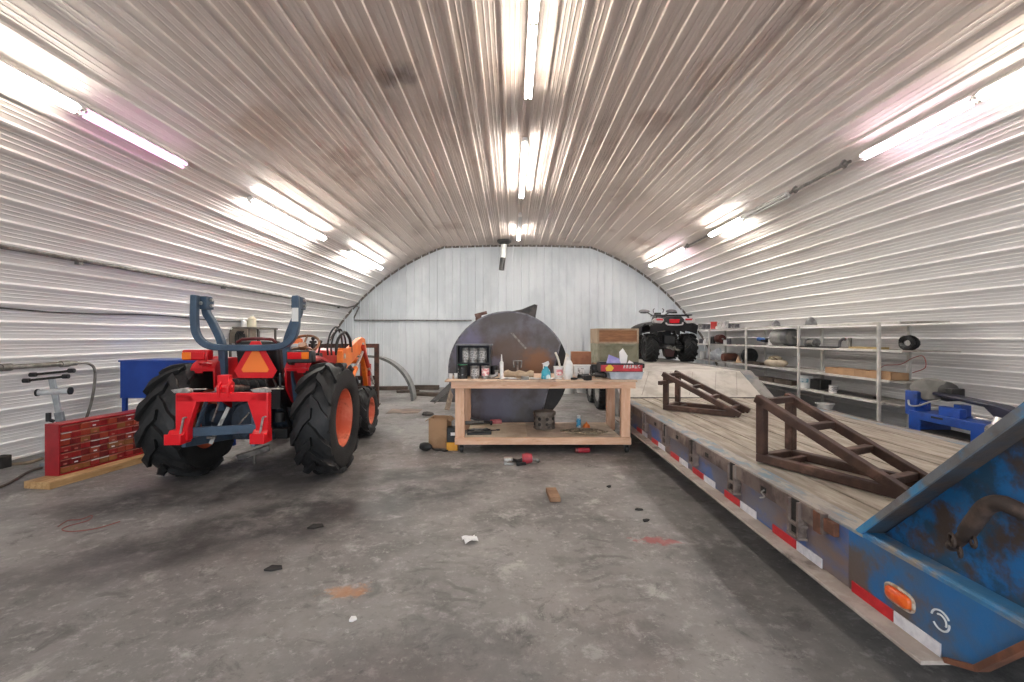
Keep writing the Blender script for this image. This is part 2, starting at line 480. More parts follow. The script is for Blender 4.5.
# conduit along left wall (high) then onto back wall
def wallx(z, side, off=.04):
    return AC+side*(math.sqrt(AR*AR-(z-ACZ)**2)-off)
mb = MB(); zz = 2.34
pts = [(wallx(zz, -1, .05), y, zz) for y in (-1, 3, 6.5, 10, 13.1)]
pts += [(wallx(zz+.08, -1, .10), 13.42, zz+.08), (wallx(zz+.06, -1, .2), 13.5, zz+.05), (wallx(2.1, -1, .3), 13.52, 2.08), (wallx(2.0, -1, .38), 13.53, 2.0), (-1.2, 13.53, 1.99)]
mb.tube(pts, .022, 8)
for y in (2.5, 5, 7.5, 10, 12.5): mb.box((wallx(zz, -1, .03), y, zz), (.05, .05, .09))
tag(mb.build('conduit', CONM), 'thin conduit running high along the left wall and across back wall', 'conduit')
mb = MB(); z2 = 1.80
mb.tube([(wallx(z2+.02*math.sin(y*2.1), -1, .028), y, z2+.02*math.sin(y*2.1)) for y in [1.5+.6*k for k in range(14)]], .009, 6)
tag(mb.build('cable', mk('dark cable sheath', '3d3b39', rough=.6)), 'thin dark cable sagging along left wall below the high conduit', 'cable')
# low pipe on left wall with elbow down
mb = MB(); z1 = 1.17; xl = wallx(z1, -1, .10)
mb.tube([(xl, y, z1) for y in (3.2, 5.0, 5.75)], .028, 10)
el = catmull([(xl, 5.75, z1), (xl, 5.93, z1-.02), (xl-.0, 6.01, z1-.14), (xl-.06, 6.03, z1-.5), (xl-.17, 6.03, .3), (xl-.21, 6.03, .02)], 5)
mb.tube(el, .016, 8)
for y in (4.2, 4.95, 5.6): mb.cyl((xl, y-.05, z1), (xl, y+.05, z1), .04, 10); mb.box((xl-.05, y, z1), (.1, .03, .03))
tag(mb.build('air_pipe', mk('dull galvanised pipe', '8e8b84', '6b675f', scale=10, rough=.5, metal=.3)), 'low pipe along left wall turning down beside the blue table', 'pipe')
# vent pipe hanging by back wall
t = thing('vent_pipe', 'white and black flue pipe hanging from ridge before the back wall', 'pipe', (-.22, 12.8, ZT+.02))
mb = MB(); mb.lathe([(.0, -.0), (.2, -.0), (.2, -.05), (.15, -.09), (.1, -.12), (0, -.12)], n=16); mb.build('flange', mk('black flue metal', '2d2c2c', '4a4643', scale=8, rough=.5), t)
mb = MB(); mb.cyl((0, 0, -.1), (-.03, -.02, -.5), .085, 16); mb.build('upper_pipe', mk('white flue pipe', 'd8d8d6', rough=.4), t)
mb = MB(); mb.cyl((-.03, -.02, -.48), (-.075, -.04, -.84), .075, 16); mb.build('lower_pipe', MC['black flue metal'], t)
# ================================================================ TRACTOR
RUB = mk('black tyre rubber', '151516', '202021', scale=7, rough=.6, bump=.25, bscale=60, c3='31302e', s3=3, lo3=.56, hi3=.72)
SALM = mk('salmon orange wheel paint', 'd1603f', 'e08063', scale=4, rough=.5, c3='a8563f', s3=5, lo3=.58, hi3=.72)
RED = mk('red tractor paint', 'b5131c', 'c51a22', scale=3, rough=.3)
HRED = mk('bright red hitch paint', 'd30f1c', 'df1c26', scale=4, rough=.32)
NAVY = mk('navy grey roll bar paint', '37495b', '42566a', scale=5, rough=.35)
NAV2 = mk('dark navy gearbox paint', '2b3644', '1c2229', scale=9, rough=.5, bump=.2)
BLK = mk('black plastic', '19191a', '262525', scale=10, rough=.5)
ORG = mk('orange loader paint', 'e06a17', 'ee8127', scale=4, rough=.4, c3='b8561c', s3=6, lo3=.6, hi3=.75)
CHR = mk('bright zinc', 'c9c8c4', '9d9b96', scale=20, rough=.3, metal=.8)
STL = mk('grey steel', '85827d', '5c5854', scale=14, rough=.45, metal=.6)
HOSE = mk('black hose', '161617', rough=.45)
def tyre(R, W, rr, lug, nl, skew, dw, bead=.36):
    mb = MB(); Rc = R-lug
    mb.lathe([(rr+.004, -W*bead), (rr+.02, -W*bead-.012), (rr+(Rc-rr)*.45, -W*.5), (Rc-.05*R, -W*.485), (Rc-.012, -W*.43), (Rc+.004, -W*.25), (Rc+.008, 0), (Rc+.004, W*.25),
              (Rc-.012, W*.43), (Rc-.05*R, W*.485), (rr+(Rc-rr)*.45, W*.5), (rr+.02, W*bead+.012), (rr+.004, W*bead), (rr+.03, W*.2), (rr+.03, -W*.2), (rr+.004, -W*bead)], axis='x', n=48)
    for s in (-1, 1):
        for k in range(nl):
            a0 = 2*PI*k/nl+(PI/nl if s > 0 else 0)
            st = [(-.03, 0, R, 1), (.16, .28, R, 1), (.30, .62, R*.997, 1.1), (.44, .88, R*.988, 1.35), (.492, 1.0, R*.955, 1.3), (.498, 1.08, R*.90, .9)]
            vs, fs = [], []
            for i, (tx, ta, ro, wm) in enumerate(st):
                a = a0+skew*ta; x = s*W*tx
                ri = min(Rc, ro)-.03
                if i >= 4: ri = ro-.035*R
                for r, hw in ((ri, dw*1.35*wm), (ro, dw*wm)):
                    for q in (-1, 1):
                        an = a+q*hw; xx = x+(s*.006 if (i >= 4 and r == ro) else 0)
                        if i >= 4 and r == ri: xx = s*W*.45
                        vs.append((xx, r*math.cos(an), r*math.sin(an)))
            for i in range(len(st)-1):
                o, p = i*4, i*4+4
                fs += [[o, o+1, p+1, p], [o+2, p+2, p+3, o+3], [o, p, p+2, o+2], [o+1, o+3, p+3, p+1]]
            fs += [[0, 2, 3, 1]]; e = (len(st)-1)*4; fs += [[e, e+1, e+3, e+2]]
            mb.add(vs, fs)
    return mb
def rim(rr, W, dish, hub, side):
    """side: outward direction along x"""
    mb = MB(); s = side
    mb.lathe([(rr+.012, s*W*.455), (rr+.022, s*W*.46), (rr+.02, s*W*.43), (rr-.012, s*W*.40), (rr-.03, s*W*.12), (rr-.045, s*dish), (rr*.62, s*(dish-.01)), (rr*.45, s*(dish+.03)), (hub, s*(dish+.03)), (hub*.9, s*(dish+.05)), (0, s*(dish+.05))], axis='x', n=40)
    mb.lathe([(rr-.035, s*W*.1), (rr-.03, -s*W*.3), (rr+.015, -s*W*.40), (rr+.022, -s*W*.40)], axis='x', n=40)
    for k in range(8):
        a = 2*PI*k/8; r = hub*.75
        mb.cyl((s*(dish+.045), r*math.cos(a), r*math.sin(a)), (s*(dish+.075), r*math.cos(a), r*math.sin(a)), .014, 6)
    return mb
TR = thing('tractor', 'red compact tractor with orange loader parked by the left wall', 'tractor', (-2.76, 5.02, 0), math.radians(3))
# wheels
for s in (-1, 1):
    w = tyre(.61, .375, .315, .052, 13, .46, .078, .44).build('rear_tyre', RUB, TR, loc=(s*.735, 0, .607))
    rim(.315, .375, -.05, .12, s).build('rim', SALM, w)
    w = tyre(.378, .27, .20, .032, 13, .5, .085, .43).build('front_tyre', RUB, TR, loc=(s*.60, 1.9, .376))
    rim(.20, .27, -.03, .075, s).build('rim', SALM, w)
# gearbox, axles
mb = MB(); mb.bb(-.2, .2, -.22, 1.0, .42, .86); mb.lathe([(0, -.30), (.17, -.30), (.2, -.24), (.2, .1)], (0, 0, .64), 'y', 20)
mb.bb(-.16, .16, -.1, .3, .84, .98); mb.lathe([(0, -.38), (.055, -.38), (.06, -.28)], (0, 0, .52), 'y', 12)
for x in (-.13, .13):
    for z in (.5, .78): mb.cyl((x, -.33, z), (x, -.2, z), .016, 6)
mb.build('gearbox', NAV2, TR, .015)
for s in (-1, 1):
    mb = MB()
    mb.lathe([(.13, .15), (.13, .22), (.105, .26), (.10, .50), (.15, .52), (.15, .56), (.06, .57), (.06, .66)] if s > 0 else [(.13, -.15), (.13, -.22), (.105, -.26), (.10, -.50), (.15, -.52), (.15, -.56), (.06, -.57), (.06, -.66)], (0, 0, .62), 'x', 20)
    for k in range(8):
        a = 2*PI*k/8; mb.cyl((s*.24, .12*math.cos(a), .62+.12*math.sin(a)), (s*.27, .12*math.cos(a), .62+.12*math.sin(a)), .013, 6)
    mb.build('rear_axle', NAV2, TR)
mb = MB(); mb.bb(-.15, .15, .95, 2.15, .5, .78); mb.bb(-.42, .42, 1.83, 1.97, .34, .46); mb.bb(-.1, .1, 1.75, 2.05, .42, .6)
for s in (-1, 1): mb.cyl((s*.38, 1.9, .38), (s*.52, 1.9, .373), .07, 12)
mb.build('front_axle', NAV2, TR, .01)
# hood, grille, dash
mb = MB(); sec = []
for y, w, zt, zb in ((.80, .27, 1.345, .78), (1.1, .275, 1.36, .78), (1.6, .27, 1.33, .78), (2.0, .25, 1.26, .78), (2.12, .22, 1.18, .80)):
    sec.append([(-w, y, zb), (-w, y, zt-.12), (-w*.93, y, zt-.04), (-w*.7, y, zt), (0, y, zt+.015), (w*.7, y, zt), (w*.93, y, zt-.04), (w, y, zt-.12), (w, y, zb)])
mb.strip(sec); n = 9
mb.add(sec[0], [list(range(9))]); mb.add(sec[-1], [list(range(9))])
mb.build('hood', RED, TR)
mb = MB(); mb.bb(-.19, .19, 2.11, 2.14, .82, 1.12); mb.build('grille', BLK, TR, .01)
mb = MB(); mb.prism([(.55, .9), (.82, .9), (.82, 1.36), (.74, 1.42), (.6, 1.38), (.55, 1.2)], -.2, .2, 'x'); mb.build('dashboard', BLK, TR, .015)
# steering wheel
sw = MB(); cs = V(.24, .50, 1.40)
Mr = Matrix.Translation(cs)@Matrix.Rotation(math.radians(38), 4, 'X')
ring = [Mr@V(.19*math.cos(2*PI*k/28), .19*math.sin(2*PI*k/28), 0) for k in range(28)]
sw.tube(ring, .016, 8, True); sw.tube([Mr@V(0, 0, -.02), Mr@V(0, 0, -.25)], .022, 8)
for k in range(3):
    a = 2*PI*k/3+PI/2; sw.tube([Mr@V(0, 0, -.02), Mr@V(.185*math.cos(a), .185*math.sin(a), 0)], .012, 6)
sw.tube([Mr@V(0, 0, -.035), Mr@V(0, 0, .012)], .05, 12)
sw.build('steering_wheel', mk('tan brown steering wheel', '8c5a34', '6b4a33', scale=9, rough=.45), TR)
# platform and fenders
mb = MB(); mb.bb(-.62, .62, .42, 1.0, .60, .64); mb.build('foot_platform', BLK, TR, .008)
def fender(s):
    mb = MB(); x0, x1 = s*.36, s*.60
    prof = [(-.26, 1.17), (-.22, 1.22), (-.15, 1.255), (-.05, 1.27), (.15, 1.275), (.38, 1.22), (.56, 1.08), (.66, .86), (.70, .66)]
    th = .018; outer = prof; inner = [(y*.965, z-.03) for y, z in prof]
    poly = outer+inner[::-1]
    mb.prism(poly, min(x0, x1), max(x0, x1), 'x')
    side = prof+[(.55, .64), (.3, .62), (.1, .70), (-.1, .80), (-.24, .95)]
    mb.prism(side, min(s*.355, s*.375), max(s*.355, s*.375), 'x')
    lip = [(y*1.0, z+.012) for y, z in prof]+[(y*.96, z-.05) for y, z in prof][::-1]
    mb.prism(lip, min(s*.48, s*.57), max(s*.48, s*.57), 'x')
    return mb
LENSR = mk('red tail lens', 'c40d16', rough=.2); LENSA = mk('amber lens', 'e8741c', rough=.2)
for s in (-1, 1):
    fd = fender(s).build('fender', RED, TR, .004)
    mb = MB(); mb.bb(.44, .70, -.42, -.30, 1.235, 1.36) if s > 0 else mb.bb(-.57, -.32, -.44, -.33, 1.265, 1.37)
    mb.bar((s*.45, -.35, 1.23), (s*.40, -.1, 1.20), .05, .03)
    hs = mb.build('tail_light', BLK if s > 0 else RED, TR, .015)
    a, b, c = (.46, .60, .67) if s > 0 else (-.34, -.47, -.56)
    y = -.425 if s > 0 else -.445
    mb = MB(); mb.bb(min(a, b), max(a, b), y-.012, y+.012, 1.275, 1.347); mb.build('red_lens', LENSR, hs, .006)
    mb = MB(); mb.bb(min(b, c), max(b, c), y-.012, y+.012, 1.275, 1.347); mb.build('amber_lens', LENSA, hs, .006)
# seat
mb = MB(); mb.bb(-.24, .24, -.02, .40, .98, 1.08)
mb.prism([(-.02, 1.05), (-.10, 1.43), (-.06, 1.465), (0, 1.44), (.08, 1.08)], -.24, .22, 'x')
st = mb.build('seat', BLK, TR, .04)
mb = MB(); mb.tube([(-.22, -.085, 1.44), (-.17, -.085, 1.475), (0, -.085, 1.485), (.15, -.085, 1.475), (.2, -.085, 1.44)], .016, 8); mb.build('seat_piping', mk('dark red piping', '5a1418', rough=.5), st)
mb = MB(); mb.bb(-.2, .2, .0, .36, .90, .98); mb.build('seat_base', BLK, TR, .01)
# roll bar: lower posts on the axle, folded hoop hanging from the hinges
def flat(pts, w, t, n=6, lat=(0, 1, 0)):
    """rectangular tube along a smooth path; lat = side direction"""
    pts = catmull(pts, n); mb = MB(); rows = []; lat = Vector(lat).normalized()
    for i, p in enumerate(pts):
        d = (pts[min(i+1, len(pts)-1)]-pts[max(i-1, 0)]).normalized()
        a = (lat-d*lat.dot(d)).normalized(); b = d.cross(a)
        rows.append([p+a*w/2*i2+b*t/2*j for i2, j in ((-1, -1), (1, -1), (1, 1), (-1, 1), (-1, -1))])
    mb.strip(rows); mb.add(rows[0][:4], [[0, 1, 2, 3]]); mb.add(rows[-1][:4], [[0, 1, 2, 3]])
    return mb
for s in (-1, 1):
    flat([(s*.40, -.02, .66), (s*.40, -.05, .82), (s*.355, -.10, 1.02), (s*.335, -.14, 1.28), (s*.345, -.16, 1.46), (s*.425, -.18, 1.66), (s*.475, -.19, 1.76), (s*.48, -.19, 1.90)], .068, .07).build('roll_bar_post', NAVY, TR, .008)
    mb = MB(); mb.prism([(-.27, 1.79), (-.14, 1.79), (-.13, 1.89), (-.17, 1.925), (-.27, 1.925)], s*.48-.05, s*.48+.05, 'x')
    hb = mb.build('hinge_bracket', NAVY, TR, .006)
    mb = MB()
    for z in (1.83, 1.89): mb.cyl((s*.48-.075, -.2, z), (s*.48+.075, -.2, z), .016, 8)
    mb.cyl((s*.48-.02, -.3, 1.85), (s*.48+.02, -.3, 1.85), .018, 8); mb.build('hinge_bolt', CHR, hb)
flat([(-.505, -.33, 1.93), (-.51, -.33, 1.8), (-.51, -.33, 1.66), (-.495, -.33, 1.545), (-.44, -.33, 1.455), (-.35, -.33, 1.405), (-.2, -.33, 1.39), (0, -.33, 1.388), (.2, -.33, 1.39), (.35, -.33, 1.405),
      (.44, -.33, 1.455), (.495, -.33, 1.545), (.51, -.33, 1.66), (.51, -.33, 1.8), (.505, -.33, 1.93)], .065, .065).build('roll_bar_hoop', NAVY, TR, .008)
mb = MB(); mb.bb(.478, .542, -.372, -.362, 1.66, 1.80); mb.build('warning_decal', mk('white decal', 'd7d6d2', rough=.5), TR)
# slow vehicle triangle
def tri(r, cut, y0, y1, z0, x0):
    mb = MB(); pts = []
    for k in range(3):
        a = PI/2+2*PI*k/3
        for q in (-cut, cut): pts.append((x0+r*math.cos(a+q), z0+r*math.sin(a+q)))
    mb.prism(pts, y0, y1, 'y'); return mb
sg = tri(.235, .19, -.005, .005, 0, 0).build('slow_vehicle_sign', mk('retroreflective red border', 'e01a22', rough=.35), TR, loc=(.065, -.262, 1.225), rot=(0, 0, math.radians(-3)))
tri(.158, .10, -.012, -.004, 0, 0).build('orange_triangle', mk('fluorescent orange', 'ff8436', rough=.5), sg)
mb = MB(); mb.bb(-.1, .2, -.30, -.2, 1.0, 1.06); mb.bb(.03, .1, -.25, -.2, 1.0, 1.3); mb.build('sign_bracket', BLK, TR, .004)
# three point hitch
for s in (-1, 1):
    mb = MB()
    mb.bar((s*.18, -.2, .95), (s*.20, -.62, .93), .04, .06); mb.bar((s*.2, -.62, .94), (s*.28, -.72, .55), .03, .03)
    mb.build('lift_arm', NAVY, TR, .005)
for s in (-1, 1):
    mb = MB(); mb.bar((s*.22, -.05, .44), (s*.30+.1, -.98, .56), .035, .075); mb.build('lower_link', NAVY, TR, .005)
mb = MB(); mb.cyl((.03, -.35, .98), (.1, -1.0, 1.04), .022, 10); mb.cyl((.05, -.5, .99), (.08, -.85, 1.03), .034, 10); mb.build('top_link', STL, TR)
mb = MB(); mb.bar((-.22, -.99, .655), (.40, -.90, .67), .04, .08); mb.build('draw_bar', NAVY, TR, .006)
# red quick hitch frame
QX, QY = .175, -1.03
mb = MB()
mb.bb(QX-.385, QX+.385, QY-.035, QY+.035, .935, 1.012)
for s in (-1, 1):
    x = QX+s*.335
    mb.prism([(x-s*.06, 1.005), (x+s*.055, 1.005), (x+s*.055, .60), (x-s*.05, .60), (x-s*.05, .72), (x-s*.12, .935)], QY-.035, QY+.035, 'y')
    mb.prism([(QY-.1, .575), (QY+.05, .575), (QY+.05, .69), (QY-.03, .69), (QY-.06, .65), (QY-.10, .67)], min(x-s*.03, x+s*.11) if s < 0 else x-.07, max(x-s*.03, x+s*.11) if s < 0 else x+.055, 'x')
for q in (-.065, .065): mb.prism([(QY-.04, .97), (QY+.05, .97), (QY+.06, 1.09), (QY+.02, 1.12), (QY-.05, 1.07)], QX+.01+q*.6-.012, QX+.01+q*.6+.012, 'x')
mb.bb(QX-.06, QX+.04, QY+.0, QY+.06, 1.0, 1.165)
mb.cyl((QX-.06, QY, 1.06), (QX+.08, QY, 1.06), .02, 10)
qh = mb.build('quick_hitch', HRED, TR, .006)
for s in (-1, 1):
    x = QX+s*.335
    mb = MB(); mb.prism([(x-.07, 1.012), (x+.06, 1.012), (x+.05, 1.045), (x+.01, 1.055), (x-.1, 1.04)], QY-.03, QY+.03, 'y'); mb.bar((x, QY, 1.04), (x+.12, QY+.12, 1.03), .02, .012); mb.build('latch_lever', CHR, qh, .004)
    mb = MB(); mb.bar((x+.02, QY-.045, .80), (x-.005, QY-.045, .66), .016, .012); mb.bar((x+.02, QY-.045, .80), (x+.045, QY-.045, .805), .014, .012); mb.build('latch_rod', CHR, qh)
mb = MB(); mb.bar((QX+.18, QY-.13, .47), (QX+.40, QY-.02, .53), .05, .045); mb.cyl((QX+.3, QY-.08, .4), (QX+.3, QY-.08, .53), .014, 8); mb.build('hitch_bar', mk('dark bare steel', '34302d', '55504b', scale=12, rough=.5, metal=.4), TR, .004)
mb = MB(); mb.bar((.0, -.93, .54), (.13, -.88, .86), .012, .03); mb.cyl((-.02, -.95, .6), (.06, -.95, .6), .012, 6)
for a, b in (((-.12, -.7, .7), (-.1, -.6, .9)), ((.05, -.6, .62), (.12, -.5, .75))): mb.cyl(a, b, .008, 6)
mb.build('stabiliser_chain', STL, TR)
# underseat clutter: hydraulic lines and valve blocks
mb = MB()
for k in range(7):
    x = -.28+.09*k
    mb.tube(catmull([(x, -.3, 1.06), (x+.05, -.34, .98), (x-.03, -.33, .92), (x+.04, -.2, .86)], 5), .011, 6)
mb.bb(.26, .36, -.36, -.2, .76, .98); mb.bb(-.2, .2, -.26, -.08, .97, 1.06)
mb.cyl((.33, -.3, .98), (.33, -.3, 1.12), .012, 8); mb.cyl((.36, -.1, .5), (.36, -.3, .8), .02, 8)
mb.build('hydraulic_lines', HOSE, TR)
mb = MB(); mb.cyl((.33, -.3, .62), (.33, -.3, .72), .05, 12); mb.cyl((.40, -.28, .48), (.40, -.05, .5), .03, 10); mb.bb(.26, .42, -.34, -.25, .45, .55); mb.build('remote_coupler', BLK, TR, .004)
# loader
for s in (-1, 1):
    x = s*.49
    mb = MB(); mb.prism([(1.08, .66), (1.36, .66), (1.34, 1.05), (1.30, 1.33), (1.16, 1.35), (1.10, 1.25)], x-.04, x+.04, 'x'); mb.bb(min(x, s*.12), max(x, s*.12), 1.10, 1.32, .62, .72); mb.build('loader_post', ORG, TR, .006)
    prof = [(1.10, 1.20), (1.11, 1.31), (1.22, 1.345), (1.45, 1.34), (1.95, 1.475), (2.12, 1.495), (2.25, 1.47), (2.36, 1.25), (2.62, .62), (2.62, .52), (2.52, .52), (2.46, .60), (2.16, 1.20), (2.06, 1.27), (1.7, 1.17), (1.4, 1.09), (1.2, 1.10)]
    la = MB().prism(prof, x-.035, x+.035, 'x').build('loader_arm', ORG, TR, .008)
    mb = MB(); mb.cyl((x-.05, 1.18, 1.24), (x+.05, 1.18, 1.24), .035, 12); mb.cyl((x-.05, 2.1, 1.38), (x+.05, 2.1, 1.38), .035, 12); mb.cyl((x-.05, 2.55, .57), (x+.05, 2.55, .57), .03, 12); mb.build('pivot_pin', CHR, la)
    mb = MB(); xx = x+s*.055; mb.cyl((xx, 1.28, .82), (xx, 1.65, 1.04), .04, 12); cy = mb.build('lift_cylinder', ORG, TR)
    mb = MB(); mb.cyl((xx, 1.65, 1.04), (xx, 2.02, 1.27), .022, 10); mb.build('piston_rod', CHR, cy)
    mb = MB(); mb.cyl((xx, 2.02, 1.36), (xx, 2.36, 1.02), .034, 12); cy = mb.build('tilt_cylinder', mk('red cylinder paint', 'c23a25', rough=.4), TR)
    mb = MB(); mb.cyl((xx, 2.36, 1.02), (xx, 2.70, .70), .02, 10); mb.build('piston_rod', CHR, cy)
mb = MB(); mb.cyl((-.48, 2.32, 1.12), (.48, 2.32, 1.12), .05, 14); mb.build('torque_tube', ORG, TR)
mb = MB(); mb.bb(.40, .56, 2.40, 2.50, .86, 1.06); mb.bb(.43, .53, 2.44, 2.60, .62, .88); mb.build('coupler', mk('red coupler paint', 'b32420', '8c1f1c', scale=6, rough=.5), TR, .01)
# fork carriage
BR = mk('dark rusted frame steel', '33241d', '54372a', scale=7, rough=.75)
mb = MB()
for x in (-.52, 0, .58): mb.bb(x-.035, x+.035, 2.74, 2.82, .30, 1.38)
for z in (.34, .80, 1.35): mb.bb(-.555, .615, 2.735, 2.815, z-.035, z+.035)
cr = mb.build('fork_carriage', BR, TR, .005)
for x in (-.36, .34):
    mb = MB(); mb.prism([(2.82, .95), (2.87, .95), (2.89, .24), (3.9, .20), (3.9, .18), (2.82, .18)], x-.05, x+.05, 'x'); mb.build('fork_tine', BR, cr, .004)
# hose loops in front of the hood
for i, (x, h) in enumerate(((.26, .34), (.31, .31), (.38, .27))):
    mb = MB(); mb.tube(catmull([(x+.04, 1.20, 1.25), (x+.03, 1.22, 1.38), (x+.05, 1.28, 1.30+h*.75), (x+.10, 1.36, 1.30+h), (x+.13, 1.46, 1.30+h*.7), (x+.13, 1.52, 1.42), (x+.13, 1.54, 1.28)], 7), .022 if i == 2 else .013, 8)
    mb.build('loader_hose', HOSE, TR)
mb = MB(); mb.bb(.26, .40, .60, .72, 1.16, 1.30); mb.cyl((.30, .66, 1.28), (.32, .62, 1.46), .012, 8); mb.sphere((.32, .62, 1.48), .025, 10)
mb.cyl((.36, .68, 1.28), (.40, .66, 1.43), .012, 8); mb.sphere((.40, .66, 1.44), .022, 10); mb.build('control_levers', BLK, TR)
mb = MB(); mb.cyl((.17, 1.02, 1.30), (.17, 1.02, 1.43), .03, 12); mb.cyl((.17, 1.02, 1.42), (.17, 1.02, 1.45), .045, 12); mb.build('filler_cap', BLK, TR)
# ================================================================ TRAILER
def paintmat(name, base, worn, rust, lo=.45, hi=.6, lo3=.5, hi3=.62, sc=2.2, s3=1.7, st=(1, 1, 1)):
    return mk(name, base, worn, scale=sc, rough=.55, bump=.25, bscale=35, lo=lo, hi=hi, c3=rust, s3=s3, lo3=lo3, hi3=hi3, stretch=st)
TBLUE = paintmat('chipped blue trailer paint', '1b6aa6', '234a66', '4c3f38', lo=.42, hi=.58, lo3=.46, hi3=.62, sc=8, s3=5.5)
TFRONT = paintmat('blue and grey front plate paint', '3f5f80', '1d659f', '5f534c', lo=.42, hi=.6, lo3=.5, hi3=.62, sc=3.0, s3=3.2)
TSIDE = paintmat('faded grey blue side paint', '6a6871', '45639a', '7a665c', lo3=.46, hi3=.62, st=(1, .8, 1.4))
TRAIL = paintmat('dusty brown rub rail', '6b5d57', '82756d', '4a3d38', sc=5, s3=3)
TLEDGE = paintmat('scuffed pale blue ledge', '8a8682', '6f8796', 'a39c94', sc=6, s3=4, lo3=.5, hi3=.6, st=(3, 1, 1))
TDUST = mk('dusty beige steel flange', '9d9188', 'b3a89f', scale=6, rough=.8, c3='6f635b', s3=3, lo3=.58, hi3=.72)
DARKS = mk('black under frame', '1d1b1a', '2f2b28', scale=6, rough=.8)
TAPR = mk('red reflective tape', 'b3121f', 'c01d28', scale=20, rough=.4)
TAPW = mk('white reflective tape', 'dcdbe0', 'c9c8cf', scale=20, rough=.4)
RUST = mk('rusty edge', '5b3a2b', '7a4c36', scale=9, rough=.8)
TX0, TX1, TXD0, TXD1, TZ, RZD = 1.70, 4.12, 1.83, 3.99, .545, .915
YR0, YR1, YRE = 7.12, 7.84, 12.6
YN = 2.18                                   # foot of the riser
TL = thing('lowboy_trailer', 'long blue steel trailer with wooden deck along the right side', 'trailer', (0, 0, 0))
def deckmat(name, a, b, c, st):
    return mk(name, a, b, scale=3.2, rough=.85, bump=.35, bscale=14, c3=c, s3=2.4, lo3=.5, hi3=.72, stretch=st, lo=.38, hi=.64)
WOOD = deckmat('weathered deck planks', 'a69e91', '8a8073', 'bcb3a6', (5, .7, 1))
# planks run along the trailer; one mesh, pattern of one deck
mb = MB(); n = 11; wd = (TXD1-TXD0)/n
for i in range(n):
    x = TXD0+wd*i; mb.bb(x+.004, x+wd-.004, YN-.3, YR0, TZ-.05, TZ+.008*((i*7) % 3-1)/2)
mb.build('wooden_deck', WOOD, TL, .004)
# ramp section and raised deck
PLATE = mk('worn diamond plate', 'bdb7ae', 'a19a91', scale=2.5, rough=.6, bump=.3, bscale=25, c3='c2bdb6', s3=1.5, lo3=.5, hi3=.7)
mb = MB(); mb.prism([(YR0, TZ-.05), (YR0, TZ+.01), (YR1, RZD), (YR1, RZD-.07), (YR1, TZ-.05)], TXD0, TXD1-.06, 'x'); rp = mb.build('ramp_section', PLATE, TL, .004)
def on_ramp(t): return (YR0+(YR1-YR0)*t, TZ+.014+(RZD-TZ-.01)*t)
for xs, xe in ((2.05, 2.35), (2.42, 2.72), (2.80, 3.10), (3.2, 3.5), (3.55, 3.85)):
    mb = MB()
    for k in range(2):
        a, c = on_ramp(.08), on_ramp(.95)
        mb.bar((xs+k*.012, a[0], a[1]), (xe+k*.012, c[0], c[1]), .007, .006)
        break
    mb.build('grip_strip', mk('dull grip bar', '8a837b', rough=.7), rp)
mb = MB(); mb.bb(TXD0, TXD1, YR1, YRE, RZD-.06, RZD); mb.build('raised_deck', mk('dusty pale raised deck', 'bfbab2', 'a39d95', scale=2.2, rough=.8, c3='8d867d', s3=2, lo3=.58, hi3=.75), TL, .004)
mb = MB(); mb.bb(TXD0, TXD1, YR0-.012, YR0-.004, TZ-.04, TZ+.012); mb.build('ramp_hinge_strip', DARKS, TL)
